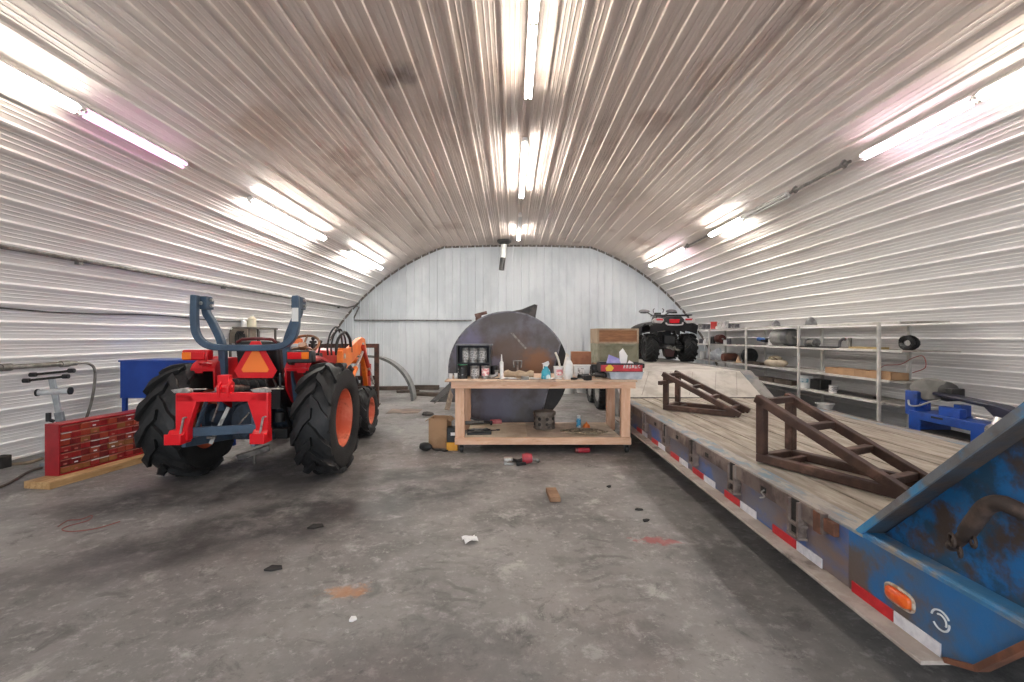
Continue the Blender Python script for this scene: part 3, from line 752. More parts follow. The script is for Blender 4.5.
# side rails
for side in (-1, 1):
    def X(d): return TX0+d if side < 0 else TX1-d
    def bx(mb, d0, d1, *r): a, b = X(d0), X(d1); mb.bb(min(a, b), max(a, b), *r)
    mb = MB(); bx(mb, .0, .03, YN+.12, YR0+.1, .235, TZ-.004)
    side_o = mb.build('side_plate', TSIDE, TL, .004)
    mb = MB(); bx(mb, -.10, .05, 1.78 if side < 0 else 2.4, YR0+.1, .215, .232); mb.build('bottom_flange', TDUST, TL, .003)
    mb = MB(); bx(mb, -.005, .13, YN+.02, YR0+.05, TZ-.016, TZ); mb.build('top_ledge', TLEDGE, TL, .003)
    mb = MB(); bx(mb, -.03, -.012, 2.48, YR0, .445, TZ+.002); bx(mb, -.034, 0, 2.44, 2.50, .44, TZ+.004); mb.build('rub_rail', TRAIL, TL, .003)
    # swept up rail beside the ramp and the raised deck
    mb = MB(); a, b = X(0), X(.19 if side > 0 else .14)
    mb.prism([(YR0, .235), (YR0, TZ+.005), (YR1, RZD+.004), (YRE, RZD+.004), (YRE, .66), (YR1+.1, .66), (YR1-.2, .235)], min(X(0), X(.035)), max(X(0), X(.035)), 'x')
    mb.prism([(YR0, TZ-.01), (YR0, TZ+.006), (YR1, RZD+.006), (YRE, RZD+.006), (YRE, RZD-.01), (YR1, RZD-.01)], min(a, b), max(a, b), 'x')
    mb.build('raised_side_rail', mk('grey raised rail', '8b8884', '75716d', scale=4, rough=.6, c3='5d6770', s3=2, lo3=.55, hi3=.7), TL, .003)
    if side < 0:
        for y in (2.68, 3.44, 4.20, 4.95, 5.72, 6.45):
            mb = MB()
            mb.bb(TX0-.012, TX0, y-.06, y+.06, .345, TZ-.01)
            for q in (-.045, .045): mb.bb(TX0-.05, TX0, y+q-.010, y+q+.010, .335, TZ-.004)
            mb.prism([(TX0, y-.07), (TX0-.055, y-.055), (TX0-.055, y+.055), (TX0, y+.07)], .325, .343, 'z'); mb.prism([(TX0, y-.07), (TX0-.05, y-.05), (TX0-.05, y+.05), (TX0, y+.07)], .395, .415, 'z')
            pk = mb.build('stake_pocket', TRAIL, TL, .003)
            mb = MB(); mb.bb(TX0-.034, TX0-.011, y-.034, y+.034, .345, TZ+.001); mb.build('pocket_shadow_gap', DARKS, pk)
        for y in (3.02, 3.9, 4.6, 5.3):
            mb = MB(); mb.bb(TX0-.034, TX0-.028, y-.03, y+.03, .47, .505); mb.build('rail_slot', DARKS, TL)
        mb = MB(); mb.bb(TX0-.036, TX0+.0, 2.46, 2.52, .43, TZ+.0); mb.bb(TX0-.03, TX0, 2.36, 2.46, .46, .53); mb.build('rail_end_bracket', RUST, TL, .004)
        mb = MB(); mb.tube(catmull([(TX0-.036, 3.00, .49), (TX0-.045, 3.02, .47), (TX0-.04, 2.99, .45), (TX0-.048, 3.03, .43)], 4), .005, 6); mb.build('wire_clip', CHR, TL)
        for k, y in enumerate((2.27, 2.96, 3.63, 4.27, 4.86, 5.52, 6.18)):
            # every strip: red then white, towards the viewer
            mb = MB(); mb.bb(TX0-.006, TX0-.001, y-.245, y, .232, .285); mb.build('red_tape', TAPR, TL)
            mb = MB(); mb.bb(TX0-.006, TX0-.001, y-.47, y-.25, .232, .285); mb.build('white_tape', TAPW, TL)
# lower flange details, under frame
mb = MB()
for x in (2.3, 3.5): mb.bb(x-.06, x+.06, 1.4, 12.2, .26, .48)
for i in range(11): y = 2.3+i*.5; mb.bb(TX0+.05, TX1-.05, y-.03, y+.03, .32, .48)
mb.bb(1.9, 3.9, 7.9, 12.2, .6, .84)
mb.build('under_frame', DARKS, TL)
# nose plate: side below the ledge at the front, riser web, sloped flange
mb = MB(); mb.prism([(YN+.119, .232), (YN+.119, TZ-.012), (1.42, TZ-.012), (1.48, .51), (1.70, .26), (1.80, .232)], TX0, TX0+.03, 'x'); mb.build('front_side_plate', TFRONT, TL, .004)
mb = MB(); mb.bb(TX0-.004, TX0+.10, 1.2, YN+.06, TZ-.012, TZ+.004); mb.cyl((TX0+.012, 1.2, TZ), (TX0+.012, YN+.02, TZ), .014, 8); mb.build('front_ledge', mk('worn light blue edge', '2a78ab', '8b8379', scale=7, rough=.5, c3='3b6f93', s3=4, lo3=.45, hi3=.6, bump=.3, bscale=30), TL)
mb = MB(); mb.bar((TX0+.01, 1.78, .237), (TX0+.01, 1.66, .29), .05, .02); mb.bar((TX0+.01, 1.66, .29), (TX0+.01, 1.45, .545), .05, .022); mb.build('rusted_lower_edge', RUST, TL, .002)
sl = .996
def ry(z): return 2.236-(z-.552)/sl
for sgn, xw, xa, xb in ((-1, TX0+.11, TX0+.0, TX0+.20), (1, TX1-.11, TX1-.2, TX1)):
    web = [(2.20, TZ), (1.0, TZ), (.7, .75), (.7, 1.95), (ry(1.95)-.02, 1.95)]
    mb = MB(); mb.prism(web, xw-.012, xw+.012, 'x'); wb = mb.build('riser_web', TBLUE, TL)
    mb = MB(); mb.prism([(2.24, TZ+.005), (ry(1.97), 1.97), (ry(1.97)-.03, 1.97-.02), (2.205, TZ+.005)], xa+(.004 if sgn < 0 else 0), xb, 'x')
    mb.build('riser_flange', mk('worn shade-dark riser flange', '45403d', '3a4957', scale=3, rough=.6, c3='55483f', s3=2, lo3=.52, hi3=.66, bump=.3, bscale=30), TL, .003)  # shade on the flange underside is put into this darker colour
    mb = MB(); mb.prism([(2.246, TZ+.005), (ry(1.97)+.006, 1.97), (ry(1.97)-.032, 1.97-.018), (2.202, TZ+.005)], (xa-.008) if sgn < 0 else xb, xa+.004 if sgn < 0 else xb+.008, 'x')
    mb.build('flange_edge', mk('rubbed flange edge', '6d6f72', '5d5651', scale=4, rough=.55, c3='3f83ad', s3=3, lo3=.5, hi3=.62, bump=.3, bscale=30), TL, .002)
mb = MB(); mb.bb(TX0+.2, TX1-.2, 1.30, 1.34, TZ, 1.3); mb.bb(TX0+.12, TX1-.12, .7, .9, 1.70, 1.75); mb.build('riser_cross_plate', TBLUE, TL)
# chain loop handle on the riser
hx = TX0+.03
def HP(x, y, X): Y = X*F/(x-CX); return V(X, Y, PZ(y, Y))
mb = MB(); mb.tube(catmull([HP(952, 546, hx+.04), HP(963, 537, hx), HP(974, 522, hx-.02), HP(986, 507, hx-.03), HP(1000, 503, hx-.03), HP(1014, 508, hx-.02), HP(1030, 516, hx), HP(1052, 532, hx+.05)], 6), [.022]*8+[.028]*35, 12)
hd = mb.build('chain_bracket', mk('rusty dark pipe', '3b302b', '57463d', scale=10, rough=.7, metal=.2), TL)
for (x, y, r) in ((952, 540, .024), (973, 541, .022), (960, 552, .018)):
    mb = MB(); c = HP(x, y, hx-.01); mb.tube([c+V(.012*math.cos(a), r*math.cos(a), r*math.sin(a)) for a in [2*PI*k/16 for k in range(16)]], .006, 6, True); mb.build('chain_ring', MC['rusty dark pipe'], hd)
# marker lamp, scuffed sticker
def SP(x, y, X=TX0): Y = X*F/(x-CX); return (Y, PZ(y, Y))
p = SP(900, 597)
def sq(a, e=.55): return (math.copysign(abs(math.cos(a))**e, math.cos(a)), math.copysign(abs(math.sin(a))**e, math.sin(a)))
mb = MB(); mb.strip([[V(TX0+h, p[0]+r*.066*sq(2*PI*k/28)[0], p[1]+r*.031*sq(2*PI*k/28)[1]) for k in range(29)] for r, h in ((0, -.03), (.5, -.028), (.9, -.018), (1, 0))])
ml = mb.build('marker_lamp', mk('orange lamp lens', 'e2551b', 'ee6c28', scale=25, rough=.3), TL)
mb = MB(); mb.tube([(TX0-.003, p[0]+.072*sq(a)[0], p[1]+.036*sq(a)[1]) for a in [2*PI*k/24 for k in range(24)]], .007, 6, True); mb.build('lamp_bezel', mk('chalky bezel', 'c9c0b4', 'a07a5c', scale=30, rough=.6), ml)
p = SP(941, 621)
mb = MB()
for a0, a1, r in ((.2, 2.6, .040), (3.0, 5.7, .036), (1.0, 3.6, .024)):
    mb.tube([(TX0-.001, p[0]+r*math.cos(a0+(a1-a0)*k/10), p[1]+r*1.0*math.sin(a0+(a1-a0)*k/10)) for k in range(11)], .004, 6)
mb.build('scuffed_sticker', mk('white sticker remains', 'cfd3d6', rough=.6), TL)
# wheels under the raised deck
for y in (9.5, 10.42):
    for s in (-1, 1):
        x = TX0+.13+.05 if s < 0 else TX1-.18
        w = tyre(.40, .24, .22, .012, 26, .06, .05).build('trailer_tyre', RUB, TL, loc=(x, y, .40))
        rim(.22, .24, .0, .09, s).build('rim', mk('pale grey trailer rim', '9a9894', '7b7874', scale=8, rough=.5), w)
mb = MB()
for y in (9.5, 10.42): MB().cyl((1.9, y, .40), (3.9, y, .40), .06, 12).build('axle', DARKS, TL)
for x in (2.2, 3.6): MB().bb(x-.05, x+.05, 9.2, 10.7, .46, .62).build('spring_beam', DARKS, TL)

# ================================================================ WEDGE RAMPS
BRN = mk('rusty brown square tube', '402c25', '533b30', scale=6, rough=.6, bump=.2, bscale=40, c3='6e5346', s3=4, lo3=.55, hi3=.7)
def wedge(label, pos, ang, L, W, H, t=.062):
    o = thing('wheel_ramp', label, 'ramp', (pos[0], pos[1], TZ+.006), ang, 'steel drive-up ramps on the trailer deck')
    # local: x along from high end to low end, y across
    h = t/2
    for y in (h, W-h):
        MB().bb(0, t, y-h, y+h, t, H-t*.6).build('post', BRN, o, .006)
        MB().bb(0, L-.02, y-h, y+h, 0, t).build('base_rail', BRN, o, .006)
        mb = MB(); mb.bar((-.01, y, H-t*.55), (L+.03, y, t*.45), t, t); mb.build('sloped_rail', BRN, o, .006)
    MB().bb(0, t, t, W-t, 0, t).build('base_cross', BRN, o, .006)
    for k in (0.02, .34, .60, .86):
        x = L*k; z = H-t*.55-(H-t)*k-.012
        mb = MB(); mb.bb(x, x+t*.95, t, W-t, z-h*.75, z+h*.75); mb.build('rung', BRN, o, .005)
    MB().bb(.14, .18, t, W-t, .005, .045).build('tie_bar', BRN, o, .004)
    return o
wedge('rusty brown ramp on trailer deck, the larger one nearer the blue riser', (1.86, 3.475), math.atan2(-.905, .425), .94, .40, .515)
r2 = wedge('rusty brown ramp on trailer deck, the farther one below the raised deck', (1.97, 5.95), math.atan2(-.66, .75), .90, .46, .50)
mb = MB(); mb.bar((.03, -.16, .36), (.03, .5, .36), .05, .05); mb.build('stub_bar', BRN, r2, .004)
# ================================================================ WORKBENCH
PINE = mk('pale pine timber', 'd8ab8c', 'e2bc9e', scale=3, rough=.65, c3='c4946f', s3=5, lo3=.56, hi3=.72, stretch=(1, 6, 6), bump=.15, bscale=18)
PINEV = mk('pale pine post', 'd8ab8c', 'e2bc9e', scale=3, rough=.65, c3='c4946f', s3=5, lo3=.56, hi3=.72, stretch=(6, 6, 1), bump=.15, bscale=18)
PLY = mk('grubby plywood', 'b9a893', '9d8f7f', scale=3, rough=.75, c3='83786c', s3=2, lo3=.52, hi3=.72)
BZ = .947
WB = thing('workbench', 'wooden workbench on casters covered in tools in front of the steel disc', 'workbench', (0, 0, 0))
mb = MB(); mb.bb(-.86, 1.60, 5.80, 6.93, BZ-.022, BZ); mb.build('table_top', mk('stained bench top', 'c4a48a', 'd2b69d', scale=4, rough=.7, c3='8c7a6b', s3=3, lo3=.54, hi3=.7), WB, .003)
mb = MB(); mb.bb(-.78, 1.585, 5.83, 5.87, .84, BZ-.024); mb.build('apron', PINE, WB, .003)
mb = MB(); mb.bb(-.78, 1.585, 6.85, 6.89, .84, BZ-.024); mb.build('apron', PINE, WB, .003)
for x in (-.78, 1.545): MB().bb(x, x+.04, 5.872, 6.848, .84, BZ-.024).build('apron', PINE, WB, .003)
for x0, x1, y0, y1 in ((-.735, -.615, 5.875, 5.96), (1.41, 1.53, 5.875, 5.96), (-.735, -.615, 6.76, 6.845), (1.41, 1.53, 6.76, 6.845)):
    lg = MB().bb(x0, x1, y0, y1, .118, .919).build('leg', PINEV, WB, .006)
    xm, ym = (x0+x1)/2+.02, (y0+y1)/2
    ca = MB(); ca.bb(xm-.04, xm+.04, ym-.035, ym+.035, .10, .118)
    for q in (-.03, .03): ca.prism([(ym-.03, .10), (ym+.03, .10), (ym+.02, .04), (ym-.02, .04)], xm+q-.003, xm+q+.003, 'x')
    c = ca.build('caster_fork', STL, WB)
    w = MB(); w.lathe([(0, -.02), (.035, -.022), (.048, -.018), (.05, 0), (.048, .018), (.035, .022), (0, .02)], (xm, ym, .05), 'x', 20); w.build('caster_wheel', BLK, c)
MB().bb(-.735, 1.53, 5.835, 5.873, .118, .206).build('shelf_rail', PINE, WB, .004)
MB().bb(-.735, 1.53, 6.847, 6.885, .118, .206).build('shelf_rail', PINE, WB, .004)
MB().bb(-.61, .20, 5.875, 6.845, .19, .207).build('lower_shelf', mk('clean lower plywood', 'c9b9a2', 'b7a58d', scale=4, rough=.75), WB)
MB().bb(.202, 1.405, 5.875, 6.845, .19, .207).build('lower_shelf', PLY, WB)

def bx(x, Y): return PX(x, Y)
T = BZ+.001
def lab(m): return mk(*m)
CANS = mk('dull silver tin', 'a3a19d', '6f6c68', scale=22, rough=.35, metal=.5)
WHT = mk('white plastic', 'e3e2df', 'd2d0cc', scale=9, rough=.4)
PAP = mk('white paper', 'e8e6e4', rough=.8)
def can(name, label, x, y, z, r, h, body, lidm, cat='can', group=None, band=None):
    o = thing(name, label, cat, (x, y, z), 0, group)
    MB().lathe([(0, 0), (r, 0), (r, .012), (r*.965, .016), (r*.965, h-.016), (r, h-.012), (r, h-.004)], n=20).build('body', body, o)
    MB().lathe([(r*.99, h-.006), (r*.99, h), (r*.85, h), (r*.83, h-.006), (0, h-.006)], n=20).build('lid', lidm, o)
    if band: MB().lathe([(r*.966, h*.2), (r*.975, h*.2), (r*.975, h*.8), (r*.966, h*.8)], n=20).build('paper_label', band, o)
    return o
# little black open rack with tins
rk = thing('tool_rack', 'small black open rack on left end of the bench holding tins', 'rack', (bx(474, 6.35), 6.36, T))
mb = MB()
for x in (-.225, .225): mb.bb(x-.01, x+.01, -.11, .11, 0, .435)
mb.build('side_panel', BLK, rk)
MB().bb(-.25, .26, -.12, .12, .435, .455).build('top_board', mk('grey rack top', '57585a', '77777a', scale=8, rough=.5), rk)
MB().bb(-.215, .215, -.11, .11, .185, .20).build('rack_shelf', BLK, rk)
MB().bb(-.215, .215, .10, .112, 0, .435).build('back_panel', mk('dark back board', '2b2430', '1c1a1e', scale=5, rough=.6), rk)
LBL = mk('printed grey label', 'c6c4c2', '7d7a78', scale=60, rough=.5, lo=.5, hi=.53)
LBP = mk('printed rosy label', 'd98e92', 'efe0dd', scale=24, rough=.5, lo=.5, hi=.53)
cx, cy = rk.location.x, rk.location.y
for i, (dx, r) in enumerate(((-.115, .048), (-.005, .062), (.12, .062))):
    can('paint_can', ['narrow label tin, leftmost on the upper shelf of black rack', 'grey printed tin in the middle of the black rack upper shelf', 'grey printed tin at right on the black rack upper shelf'][i], cx+dx+.0, cy-.03, T+.201, r, .20, CANS, CANS, band=LBL, group='tins in the black rack')
can('paint_can', 'black tin with green lid at left end of the bench', bx(462.5, 6.05), 6.05, T, .066, .185, BLK, mk('green lid', '2f7d54', '49946b', scale=20, rough=.4), band=mk('black printed label', '232325', '8b8b8c', scale=30, rough=.5, lo=.58, hi=.6))
can('paint_can', 'silver printed tin standing before the black rack', bx(475, 6.08), 6.08, T, .062, .165, CANS, CANS, band=LBL)
can('paint_can', 'rosy pink labelled tin standing before the black rack', bx(485.3, 6.12), 6.12, T, .055, .165, CANS, CANS, band=LBP)
for i, x in enumerate((450.5, 455.5)):
    o = MB().lathe([(0, 0), (.022, 0), (.03, .07), (.027, .07), (.02, .006), (0, .006)], n=14).build('plastic_cup', WHT, loc=(bx(x, 6.0), 6.0+.05*i, T))
    tag(o, ['small white cup at very left edge of the bench', 'small white cup between edge cup and green-lidded tin'][i], 'cup')
o = thing('caulk_tube', 'white upright caulk cartridge with long nozzle on the bench', 'caulk tube', (bx(501.6, 6.1), 6.1, T))
MB().lathe([(0, 0), (.025, 0), (.025, .215), (.0, .215)], n=16).build('cartridge', WHT, o); MB().lathe([(.02, .215), (.012, .23), (.005, .32), (0, .32)], n=12).build('nozzle', WHT, o)
o = MB().lathe([(0, 0), (.05, 0), (.055, .15), (.048, .15), (.044, .01), (0, .01)], n=18).build('drinking_mug', BLK, loc=(bx(494.5, 6.4), 6.4, T)); tag(o, 'black mug beside the black rack on the bench', 'mug')
# brown paper roll
mb = MB(); rows = []
for i in range(9):
    x = -.2+.40*i/8; r = (.05+.008*math.sin(i*1.9))*(1.0 if i < 8 else .9); z = r*.9
    rows.append([V(x, 1.25*r*math.cos(2*PI*k/14), z+r*.9*math.sin(2*PI*k/14)+.004*math.sin(k*2.3+i)) for k in range(15)])
mb.strip(rows); mb.add(rows[0][:14], [list(range(14))])
mb.add([V(v.x-.05, v.y*.8, .045+(v.z-.045)*.8) for v in rows[-1][:14]], [list(range(14))])
o = mb.build('paper_bag', mk('brown kraft paper', 'a58f75', 'b9a58c', scale=9, rough=.85, bump=.5, bscale=12), loc=(bx(519, 6.15), 6.2, T), rz=-.12); tag(o, 'crumpled brown paper bag lying across the bench middle', 'bag')
o = thing('bench_clamp', 'small grey hand clamp behind the brown paper bag', 'clamp', (bx(517.5, 6.45), 6.45, T))
mb = MB(); mb.tube([(-.05, 0, .12), (-.06, 0, .215), (.06, 0, .215), (.05, 0, .12)], .011, 6); mb.build('frame', STL, o)
mb = MB(); mb.cyl((0, 0, 0), (0, 0, .2), .012, 8); mb.lathe([(0, 0), (.06, 0), (.06, .014), (0, .02)], n=14); mb.build('screw', STL, o)
# spray bottle
o = thing('spray_bottle', 'blue spray bottle with white trigger head on the bench', 'spray bottle', (bx(546, 6.0), 6.0, T))
MB().lathe([(0, 0), (.058, 0), (.064, .012), (.06, .09), (.045, .125), (.022, .15), (.02, .165), (0, .165)], n=20).build('bottle', mk('blue cleaner liquid', '3f9fb4', 'cfe6ea', scale=10, rough=.25, lo=.5, hi=.62), o)
mb = MB(); mb.prism([(-.055, .20), (.03, .235), (.045, .20), (.02, .165), (-.02, .165), (-.03, .185)], -.025, .025, 'y'); mb.prism([(-.04, .19), (-.025, .185), (-.03, .135), (-.04, .13)], -.01, .01, 'y'); mb.build('trigger_head', WHT, o, .006)
# pail with pipe
o = thing('small_pail', 'small white pail with rosy print beside the white jug', 'pail', (bx(559, 6.25), 6.25, T))
MB().lathe([(0, 0), (.066, 0), (.074, .14), (.078, .14), (.078, .15), (.07, .15), (.063, .008), (0, .008)], n=20).build('tub', WHT, o)
MB().lathe([(.0705, .03), (.0725, .03), (.0765, .11), (.0745, .11)], n=8, a0=-2.2, a1=-.9).build('printed_label', LBP, o)
mb = MB(); mb.tube(catmull([(.01, 0, 0), (.012, 0, .09), (.005, 0, .17), (-.02, 0, .26), (-.05, .01, .33)], 5), .014, 10)
o = mb.build('plastic_pipe', mk('cream plastic pipe', 'd8d2c4', rough=.45), loc=(bx(559, 6.25), 6.25, T+.012)); tag(o, 'curved cream plastic pipe standing in the small white pail', 'pipe')
# white jug
o = thing('milk_jug', 'tall plain white plastic jug near the bench front', 'jug', (bx(568.3, 5.95), 5.95, T))
mb = MB(); sec = []
for z, s_ in ((0, .052), (.01, .058), (.19, .058), (.215, .052), (.24, .036), (.258, .022), (.264, .022)):
    sec.append([V(s_*(abs(math.cos(a))**.6)*(1 if math.cos(a) > 0 else -1), s_*(abs(math.sin(a))**.6)*(1 if math.sin(a) > 0 else -1), z) for a in [2*PI*k/24 for k in range(25)]])
mb.strip(sec); mb.add([v for v in sec[0][:24]], [list(range(24))]); mb.add([v for v in sec[-1][:24]], [list(range(24))]); mb.build('body', WHT, o)
MB().lathe([(.026, .256), (.026, .29), (0, .29)], n=16).build('cap', WHT, o)
# boxes behind the jug
o = thing('plastic_box', 'clear grey lidded box under the brown carton on the bench', 'box', (bx(581, 6.4), 6.4, T))
mb = MB(); mb.prism([(-.10, 0), (.10, 0), (.115, .15), (-.115, .15)], -.09, .09, 'y'); mb.build('tub', mk('cloudy clear plastic', 'c3c5c6', 'aeb0b1', scale=7, rough=.3), o, .01)
MB().bb(-.122, .122, -.097, .097, .15, .168).build('lid', WHT, o, .004); MB().bb(-.06, .03, -.094, -.088, .03, .12).build('printed_label', LBL, o)
o = thing('carton', 'small brown carton on top of the clear grey box', 'box', (bx(581, 6.4), 6.42, T+.169), -.05)
MB().bb(-.135, .135, -.09, .09, 0, .175).build('body', mk('brown carton card', '8f5f45', '7c4f39', scale=5, rough=.8), o, .004)
mb = MB(); mb.bb(-.136, .0, -.091, .091, .172, .178); mb.bb(.002, .136, -.091, .091, .172, .178); mb.build('flap', mk('brown carton flap', 'a06d4e', rough=.8), o)
mb = MB(); mb.tube([(0, 0, 0), (.06, .01, .145)], .018, 10); mb.tube([(.055, .01, .13), (.064, .012, .15)], .022, 10)
o = mb.build('foam_tube', mk('off white tube', 'ded8cc', rough=.6), loc=(bx(561.5, 6.42), 6.44, T+.155), rz=0); tag(o, 'short off-white tube leaning toward the brown carton', 'tube')
o['label'] = 'short off-white tube leaning between white pail and brown carton'
o.location = (bx(562.5, 6.48), 6.48, T); 
o.data.transform(Matrix.Diagonal((1.2, 1, 2.05, 1)))
# tray with red print, papers, clear tub
o = thing('plastic_tub', 'clear bluish plastic tub under the red printed tray', 'tub', (bx(624, 6.05), 6.08, T))
mb = MB(); mb.prism([(-.20, 0), (.20, 0), (.225, .095), (.21, .095), (.19, .012), (-.19, .012), (-.21, .095), (-.225, .095)], -.15, .15, 'y')
for q in (-.15, .15): mb.prism([(-.20, 0), (.20, 0), (.225, .095), (-.225, .095)], q-.006, q+.006, 'y')
mb.build('tub_body', mk('bluish clear plastic', 'a9b2bd', 'c5ccd3', scale=6, rough=.25), o, .004)
mb = MB(); mb.bb(-.235, .235, -.165, .165, .088, .099); mb.build('rim', mk('clear rim plastic', 'c9ced3', rough=.25), o, .004)
o = thing('cardboard_tray', 'shallow red and black printed tray full of papers on bench corner', 'tray', (bx(620, 6.0), 6.06, T+.101), -.02)
REDP = mk('red printed card', 'b3202a', 'c7333a', scale=8, rough=.5); BLKP = mk('black printed card', '1f1d1f', rough=.5)
mb = MB(); mb.bb(-.27, .27, -.17, .17, 0, .008); mb.bb(-.27, .27, .162, .17, 0, .11); mb.bb(-.27, -.262, -.17, .17, 0, .11); mb.bb(.262, .27, -.17, .17, 0, .11); mb.build('tray_body', BLKP, o)
mb = MB(); mb.bb(-.27, .27, -.17, -.162, 0, .088); mb.build('front_panel', REDP, o); mb = MB(); mb.bb(-.27, .27, -.17, -.162, .0885, .11); mb.build('front_band', BLKP, o)
mb = MB(); mb.prism([(-.20, .01), (-.13, .01), (-.10, .05), (-.14, .09), (-.17, .09), (-.21, .05)], -.1735, -.1705, 'y'); mb.build('yellow_flash', mk('yellow print', 'ddb62a', rough=.5), o)
mb = MB()
for k in range(6):
    x = .02+.037*k; mb.prism([(x, .045), (x+.03, .048), (x+.024, .09), (x+.004, .086)], -.1735, -.1705, 'y')
mb.build('white_print', mk('whitish print', 'cfc6c2', '8d4045', scale=35, rough=.5, lo=.5, hi=.55), o)
PUR = mk('lilac paper', '8f8bc4', 'b7b3da', scale=5, rough=.8)
tx, ty, tz = o.location
for i, (pts, mm, lb) in enumerate((
    ([(-.20, -.04, .11), (.04, -.10, .085), (.0, -.0, .25), (-.13, .03, .30)], PUR, 'lilac sheet of paper standing in the printed tray'),
    ([(.03, .05, .12), (.10, .04, .11), (.13, .06, .28), (.07, .08, .38), (.02, .07, .33)], PAP, 'tall narrow white paper at the back of the printed tray'),
    ([(.03, -.10, .10), (.25, -.11, .10), (.18, -.03, .19), (.13, -.02, .22)], PAP, 'folded white paper at the right of the printed tray'),
    ([(-.25, -.10, .10), (-.13, -.12, .10), (-.12, -.02, .13), (-.22, .0, .14)], PAP, 'flat white paper at the left of the printed tray'))):
    mb = MB(); n = len(pts); a = [V(*p) for p in pts]; nn = (a[1]-a[0]).cross(a[2]-a[0]).normalized()*.004
    mb.add([p+nn for p in a]+[p-nn for p in a], [list(range(n)), list(range(n, 2*n))]+[[k, (k+1) % n, n+(k+1) % n, n+k] for k in range(n)])
    ob = mb.build('paper_sheet', mm, loc=(tx, ty, tz-.086 if i < 1 else tz-.08)); tag(ob, lb, 'paper', 'papers in the printed tray')
o = MB().bb(-.09, .09, -.12, .12, 0, .015).build('cardboard_flat', mk('tan cardboard', '9d7d5f', '87694e', scale=5, rough=.85), loc=(bx(600, 6.55), 6.55, T+.162), rz=.2); tag(o, 'tan cardboard flap on the black tool case behind the tray', 'cardboard')
o = thing('tool_case', 'dark tool case under the tan cardboard at bench back', 'case', (bx(600, 6.55), 6.55, T))
MB().bb(-.13, .14, -.1, .1, 0, .08).build('case_body', BLK, o, .01); MB().bb(-.13, .14, -.1, .1, .083, .158).build('case_lid', mk('charcoal plastic', '2e2d2e', '3d3b3b', scale=7, rough=.5), o, .01)
MB().bb(-.04, .05, -.112, -.1, .06, .1).build('case_latch', STL, o, .003)
def drill(label, x, Y, rz, m, z=T, sc=1):
    o = thing('power_drill', label, 'drill', (x, Y, z), rz)
    mb = MB(); mb.cyl((-.10, 0, .035), (.06, 0, .035), .033, 14); mb.build('motor_body', m, o)
    MB().lathe([(.0, .14), (.006, .14), (.007, .1), (.018, .095), (.024, .06), (.026, .058)], (0, 0, .035), 'x', 12).build('chuck', STL, o)
    mb = MB(); mb.bar((-.05, 0, .03), (-.09, -.13, .03), .045, .05); mb.build('handle', BLK, o, .008)
    mb = MB(); mb.bb(-.14, -.05, -.19, -.12, .0, .065); mb.build('battery', BLK, o, .008)
    return o
drill('black cordless drill lying before the clear grey box', bx(585, 5.95), 5.98, .6, BLK)
drill('charcoal drill lying left of the printed tray', bx(600, 6.15), 6.2, 2.4, MC['charcoal plastic'])
for i, (x, Y, rz, L_, lb) in enumerate(((578, 5.88, .2, .22, 'black handled screwdriver at bench front edge by the jug'), (592, 5.9, -.15, .26, 'black handled screwdriver at bench front edge by the tub'))):
    o = thing('screwdriver', lb, 'screwdriver', (bx(x, Y), Y, T+.016), rz)
    MB().lathe([(0, -.1), (.014, -.095), (.016, -.05), (.012, -.01), (0, 0)], axis='x', n=10).build('handle', BLK, o); MB().cyl((0, 0, 0), (.12, 0, 0), .004, 8).build('shaft', CHR, o)
def wrench(lb, x, Y, z, rz, L_=.2, name='wrench', m=None):
    mb = MB(); mb.bb(-L_/2, L_/2, -.011, .011, 0, .009)
    for s in (-1, 1):
        mb.prism([(s*L_/2+.03*math.cos(a)*1.0, .026*math.sin(a)) for a in [s*.5+2*PI*k/14*.86+(0 if s > 0 else PI) for k in range(14)]]+[(s*L_/2+s*.008, 0)], 0, .012, 'z')
    o = mb.build(name, m or STL, loc=(x, Y, z), rz=rz); return tag(o, lb, 'wrench')
wrench('grey open-ended wrench on the bench right of the rosy tin', bx(492, 5.95), 5.98, T, .4, .16)
wrench('grey open-ended wrench on the bench before the paper bag', bx(514, 5.9), 5.92, T, -.2, .2)
o = thing('pipe_fitting', 'small brass-grey pipe elbow right of the rosy tin', 'fitting', (bx(494, 6.05), 6.08, T))
mb = MB(); mb.tube(catmull([(-.05, 0, .025), (0, 0, .028), (.03, 0, .05), (.035, 0, .10)], 5), .022, 12); mb.build('elbow', CANS, o); mb = MB(); mb.cyl((-.07, 0, .028), (-.045, 0, .028), .028, 8); mb.cyl((.035, 0, .09), (.035, 0, .11), .028, 8); mb.build('collar', STL, o)
def sheetpaper(lb, x, Y, w, d, rz, z=T, m=PAP):
    mb = MB(); mb.sheet(lambda u, v: ((u-.5)*w, (v-.5)*d, .006+.012*math.sin(u*4+v*3)**2), 8, 6, .002)
    o = mb.build('paper_sheet', m, loc=(x, Y, z), rz=rz); return tag(o, lb, 'paper')
sheetpaper('white paper lying flat before the brown bag on bench', bx(507, 6.0), 6.0, .22, .16, .3)
sheetpaper('grey-white leaflet between the bag and the spray bottle', bx(532, 5.95), 5.97, .24, .17, -.2, T, mk('grey white paper', 'c9c5c0', rough=.8))
sheetpaper('white paper under the small white pail front', bx(555, 5.93), 5.95, .17, .12, .1)
o = thing('tape_roll', 'grey tape roll lying in front of the leaflet on bench', 'tape', (bx(525, 5.9), 5.88, T))
MB().lathe([(.035, 0), (.05, 0), (.05, .045), (.035, .045), (.035, 0)], n=20).build('roll', mk('grey tape', '8f8d88', rough=.5), o); MB().lathe([(.033, .001), (.035, .001), (.035, .044), (.033, .044), (.033, .001)], n=20).build('core', mk('tan core', 'b09a78', rough=.8), o)
